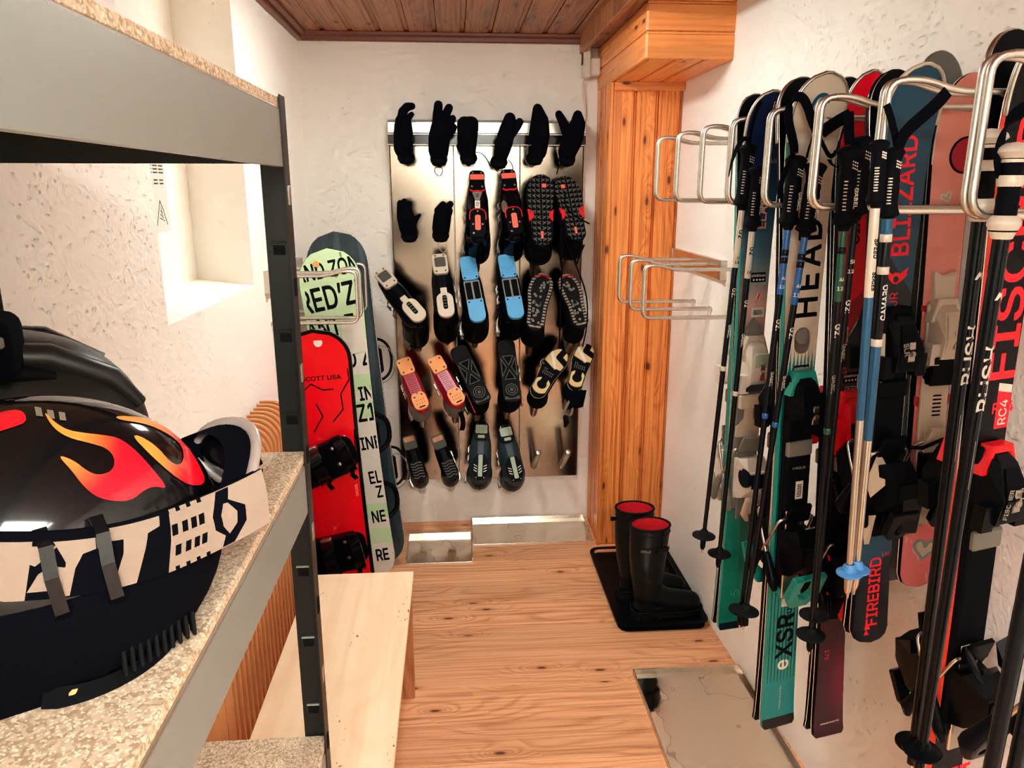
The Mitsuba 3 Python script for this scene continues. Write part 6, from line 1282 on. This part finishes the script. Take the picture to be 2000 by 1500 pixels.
cell = Polygon([(0.083, H), (0.172, H), (0.172, -H), (0.073, -H)]) - unary_union([Polygon([(x, y), (x + 0.0055, y), (x + 0.0070, y + 0.0085), (x + 0.0015, y + 0.0085)]) for y in (-0.0125, 0.004) for x in (0.080, 0.0895, 0.098, 0.1055)]) - unary_union([sbox(0.079 + 0.010 * i, y, 0.083 + 0.010 * i, y + 0.003) for i in range(4) for y in (-H, H - 0.003)])
logo = Polygon([(0.127, H * 0.98), (0.139, H * 0.98), (0.136, H * 0.60), (0.150, 0.004), (0.150, -0.010), (0.137, -H * 0.98), (0.125, -H * 0.98), (0.129, -H * 0.6), (0.120, -0.006), (0.119, 0.006)]) - Polygon([(0.131, H * 0.52), (0.135, H * 0.50), (0.142, 0.002), (0.141, -0.008), (0.133, -H * 0.6), (0.128, -0.006), (0.127, 0.004)])
for g_ in getattr(cell - logo, 'geoms', [cell - logo]): gog.part('strap_print', band(g_, 0.0058, 0.0006), 'strap_cream')
# frame at the front, seen from its side and from behind
fr = []
for t_ in np.linspace(0, 2 * math.pi, 40, endpoint=False):
    az = 0.60 * math.cos(t_); zz = 0.041 * math.sin(t_)
    fr.append((0.185 * math.cos(az) - 0.004, 0.118 * math.sin(az), zz + 0.028 + 0.010 * math.cos(t_) + 0.022 * max(0, -math.sin(t_)) * (abs(math.cos(t_)) < 0.35)))
fr = np.array(fr); fr = np.vstack([fr, fr[:1]])
gk = gog.part('frame', tube(fr, [(0.0058, 0.0045)] * len(fr), 10, False), 'goggle_white', True)
back = (fr - [0, 0, 0.028]) * np.array([0.86, 0.98, 0.86]) + np.array([-0.004, 0, 0.028])
gog.part('face_foam', loft([fr[:-1], back[:-1]], False, False), 'black_fabric', True)
ln = [np.column_stack([fr[:-1, 0] * 1.0 + (0.010 * (1 - s)), fr[:-1, 1] * s, 0.028 + (fr[:-1, 2] - 0.028) * s]) for s in (0.98, 0.7, 0.4, 0.1)]
gog.part('lens', loft(ln, False, True), 'lens_dark', True)
for s_ in (-1, 1):
    gog.part('outrigger', hullp([(x, s_ * y, z) for x, y, z in ((0.128, 0.074, 0.046), (0.128, 0.074, 0.006), (0.158, 0.066, 0.052), (0.158, 0.066, 0.004), (0.166, 0.052, 0.044), (0.166, 0.052, 0.012), (0.132, 0.068, 0.046), (0.132, 0.068, 0.006))]), 'black_plastic', 30)
# the darker helmet behind, with goggles' foam on it
AX2 = (0.150, 0.118, 0.135)
F2 = Frame((-0.520, 0.880, 1.362), (math.cos(0.5), math.sin(0.5), 0), (-math.sin(0.5), math.cos(0.5), 0))
h2 = Thing('ski_helmet', 'matt black ski helmet behind the flame helmet against the left wall', 'helmet', F2)
h2.part('shell', shell(AX2, -0.68, 56, 26), 'helmet_matt', True)
h2.part('ridge', tube([(-0.10, -0.05, 0.108), (-0.02, -0.066, 0.119), (0.05, -0.062, 0.110), (0.11, -0.050, 0.078), (0.138, -0.040, 0.040)], [0.012, 0.016, 0.016, 0.013, 0.008], 12), 'helmet_matt', True)
h2.part('ridge', tube([(-0.10, 0.05, 0.108), (-0.02, 0.066, 0.119), (0.05, 0.062, 0.110), (0.11, 0.050, 0.078)], [0.012, 0.016, 0.016, 0.010], 12), 'helmet_matt', True)
h2.part('vent', tube([(-0.03, -0.082, 0.104), (0.02, -0.084, 0.100), (0.055, -0.078, 0.092)], [0.004, 0.009, 0.004], 10), 'slot_black', True)
h2.part('side_ridge', tube([(-0.12, -0.085, 0.046), (-0.03, -0.108, 0.062), (0.06, -0.098, 0.050), (0.125, -0.066, 0.012)], [0.008, 0.011, 0.011, 0.005], 12), 'helmet_matt', True)
h2.part('rim', tube([(AX2[0] * 0.778 * math.cos(a), AX2[1] * 0.778 * math.sin(a), -0.083) for a in np.linspace(0, 2 * math.pi, 49)], 0.004, 8), 'black_matte', True)
g2 = Thing('ski_goggles', 'black padded goggles on top of the matt black helmet at the left edge', 'goggles', Frame((-0.492, 0.800, 1.492), (0.95, 0.3, 0), (-0.3, 0.95, 0)))
g2.part('frame', as_tri(m3.Manifold.batch_hull([ball((x, y, z), 0.016, 14) for x in (-0.07, 0.024) for y in (-0.02, 0.03) for z in (-0.020, 0.018)])), 'black_fabric', True)
g2.part('strap', ribbon(spline([(0.02, 0.03, 0.0), (-0.02, 0.08, 0.01), (-0.09, 0.12, 0.0)], 14), (0, 0.1, 1), 0.036, 0.003), 'black_matte')
g2.part('buckle', bx((0.030, -0.03, 0.010), (0.010, 0.014, 0.012), 0.002), 'grey_plastic')
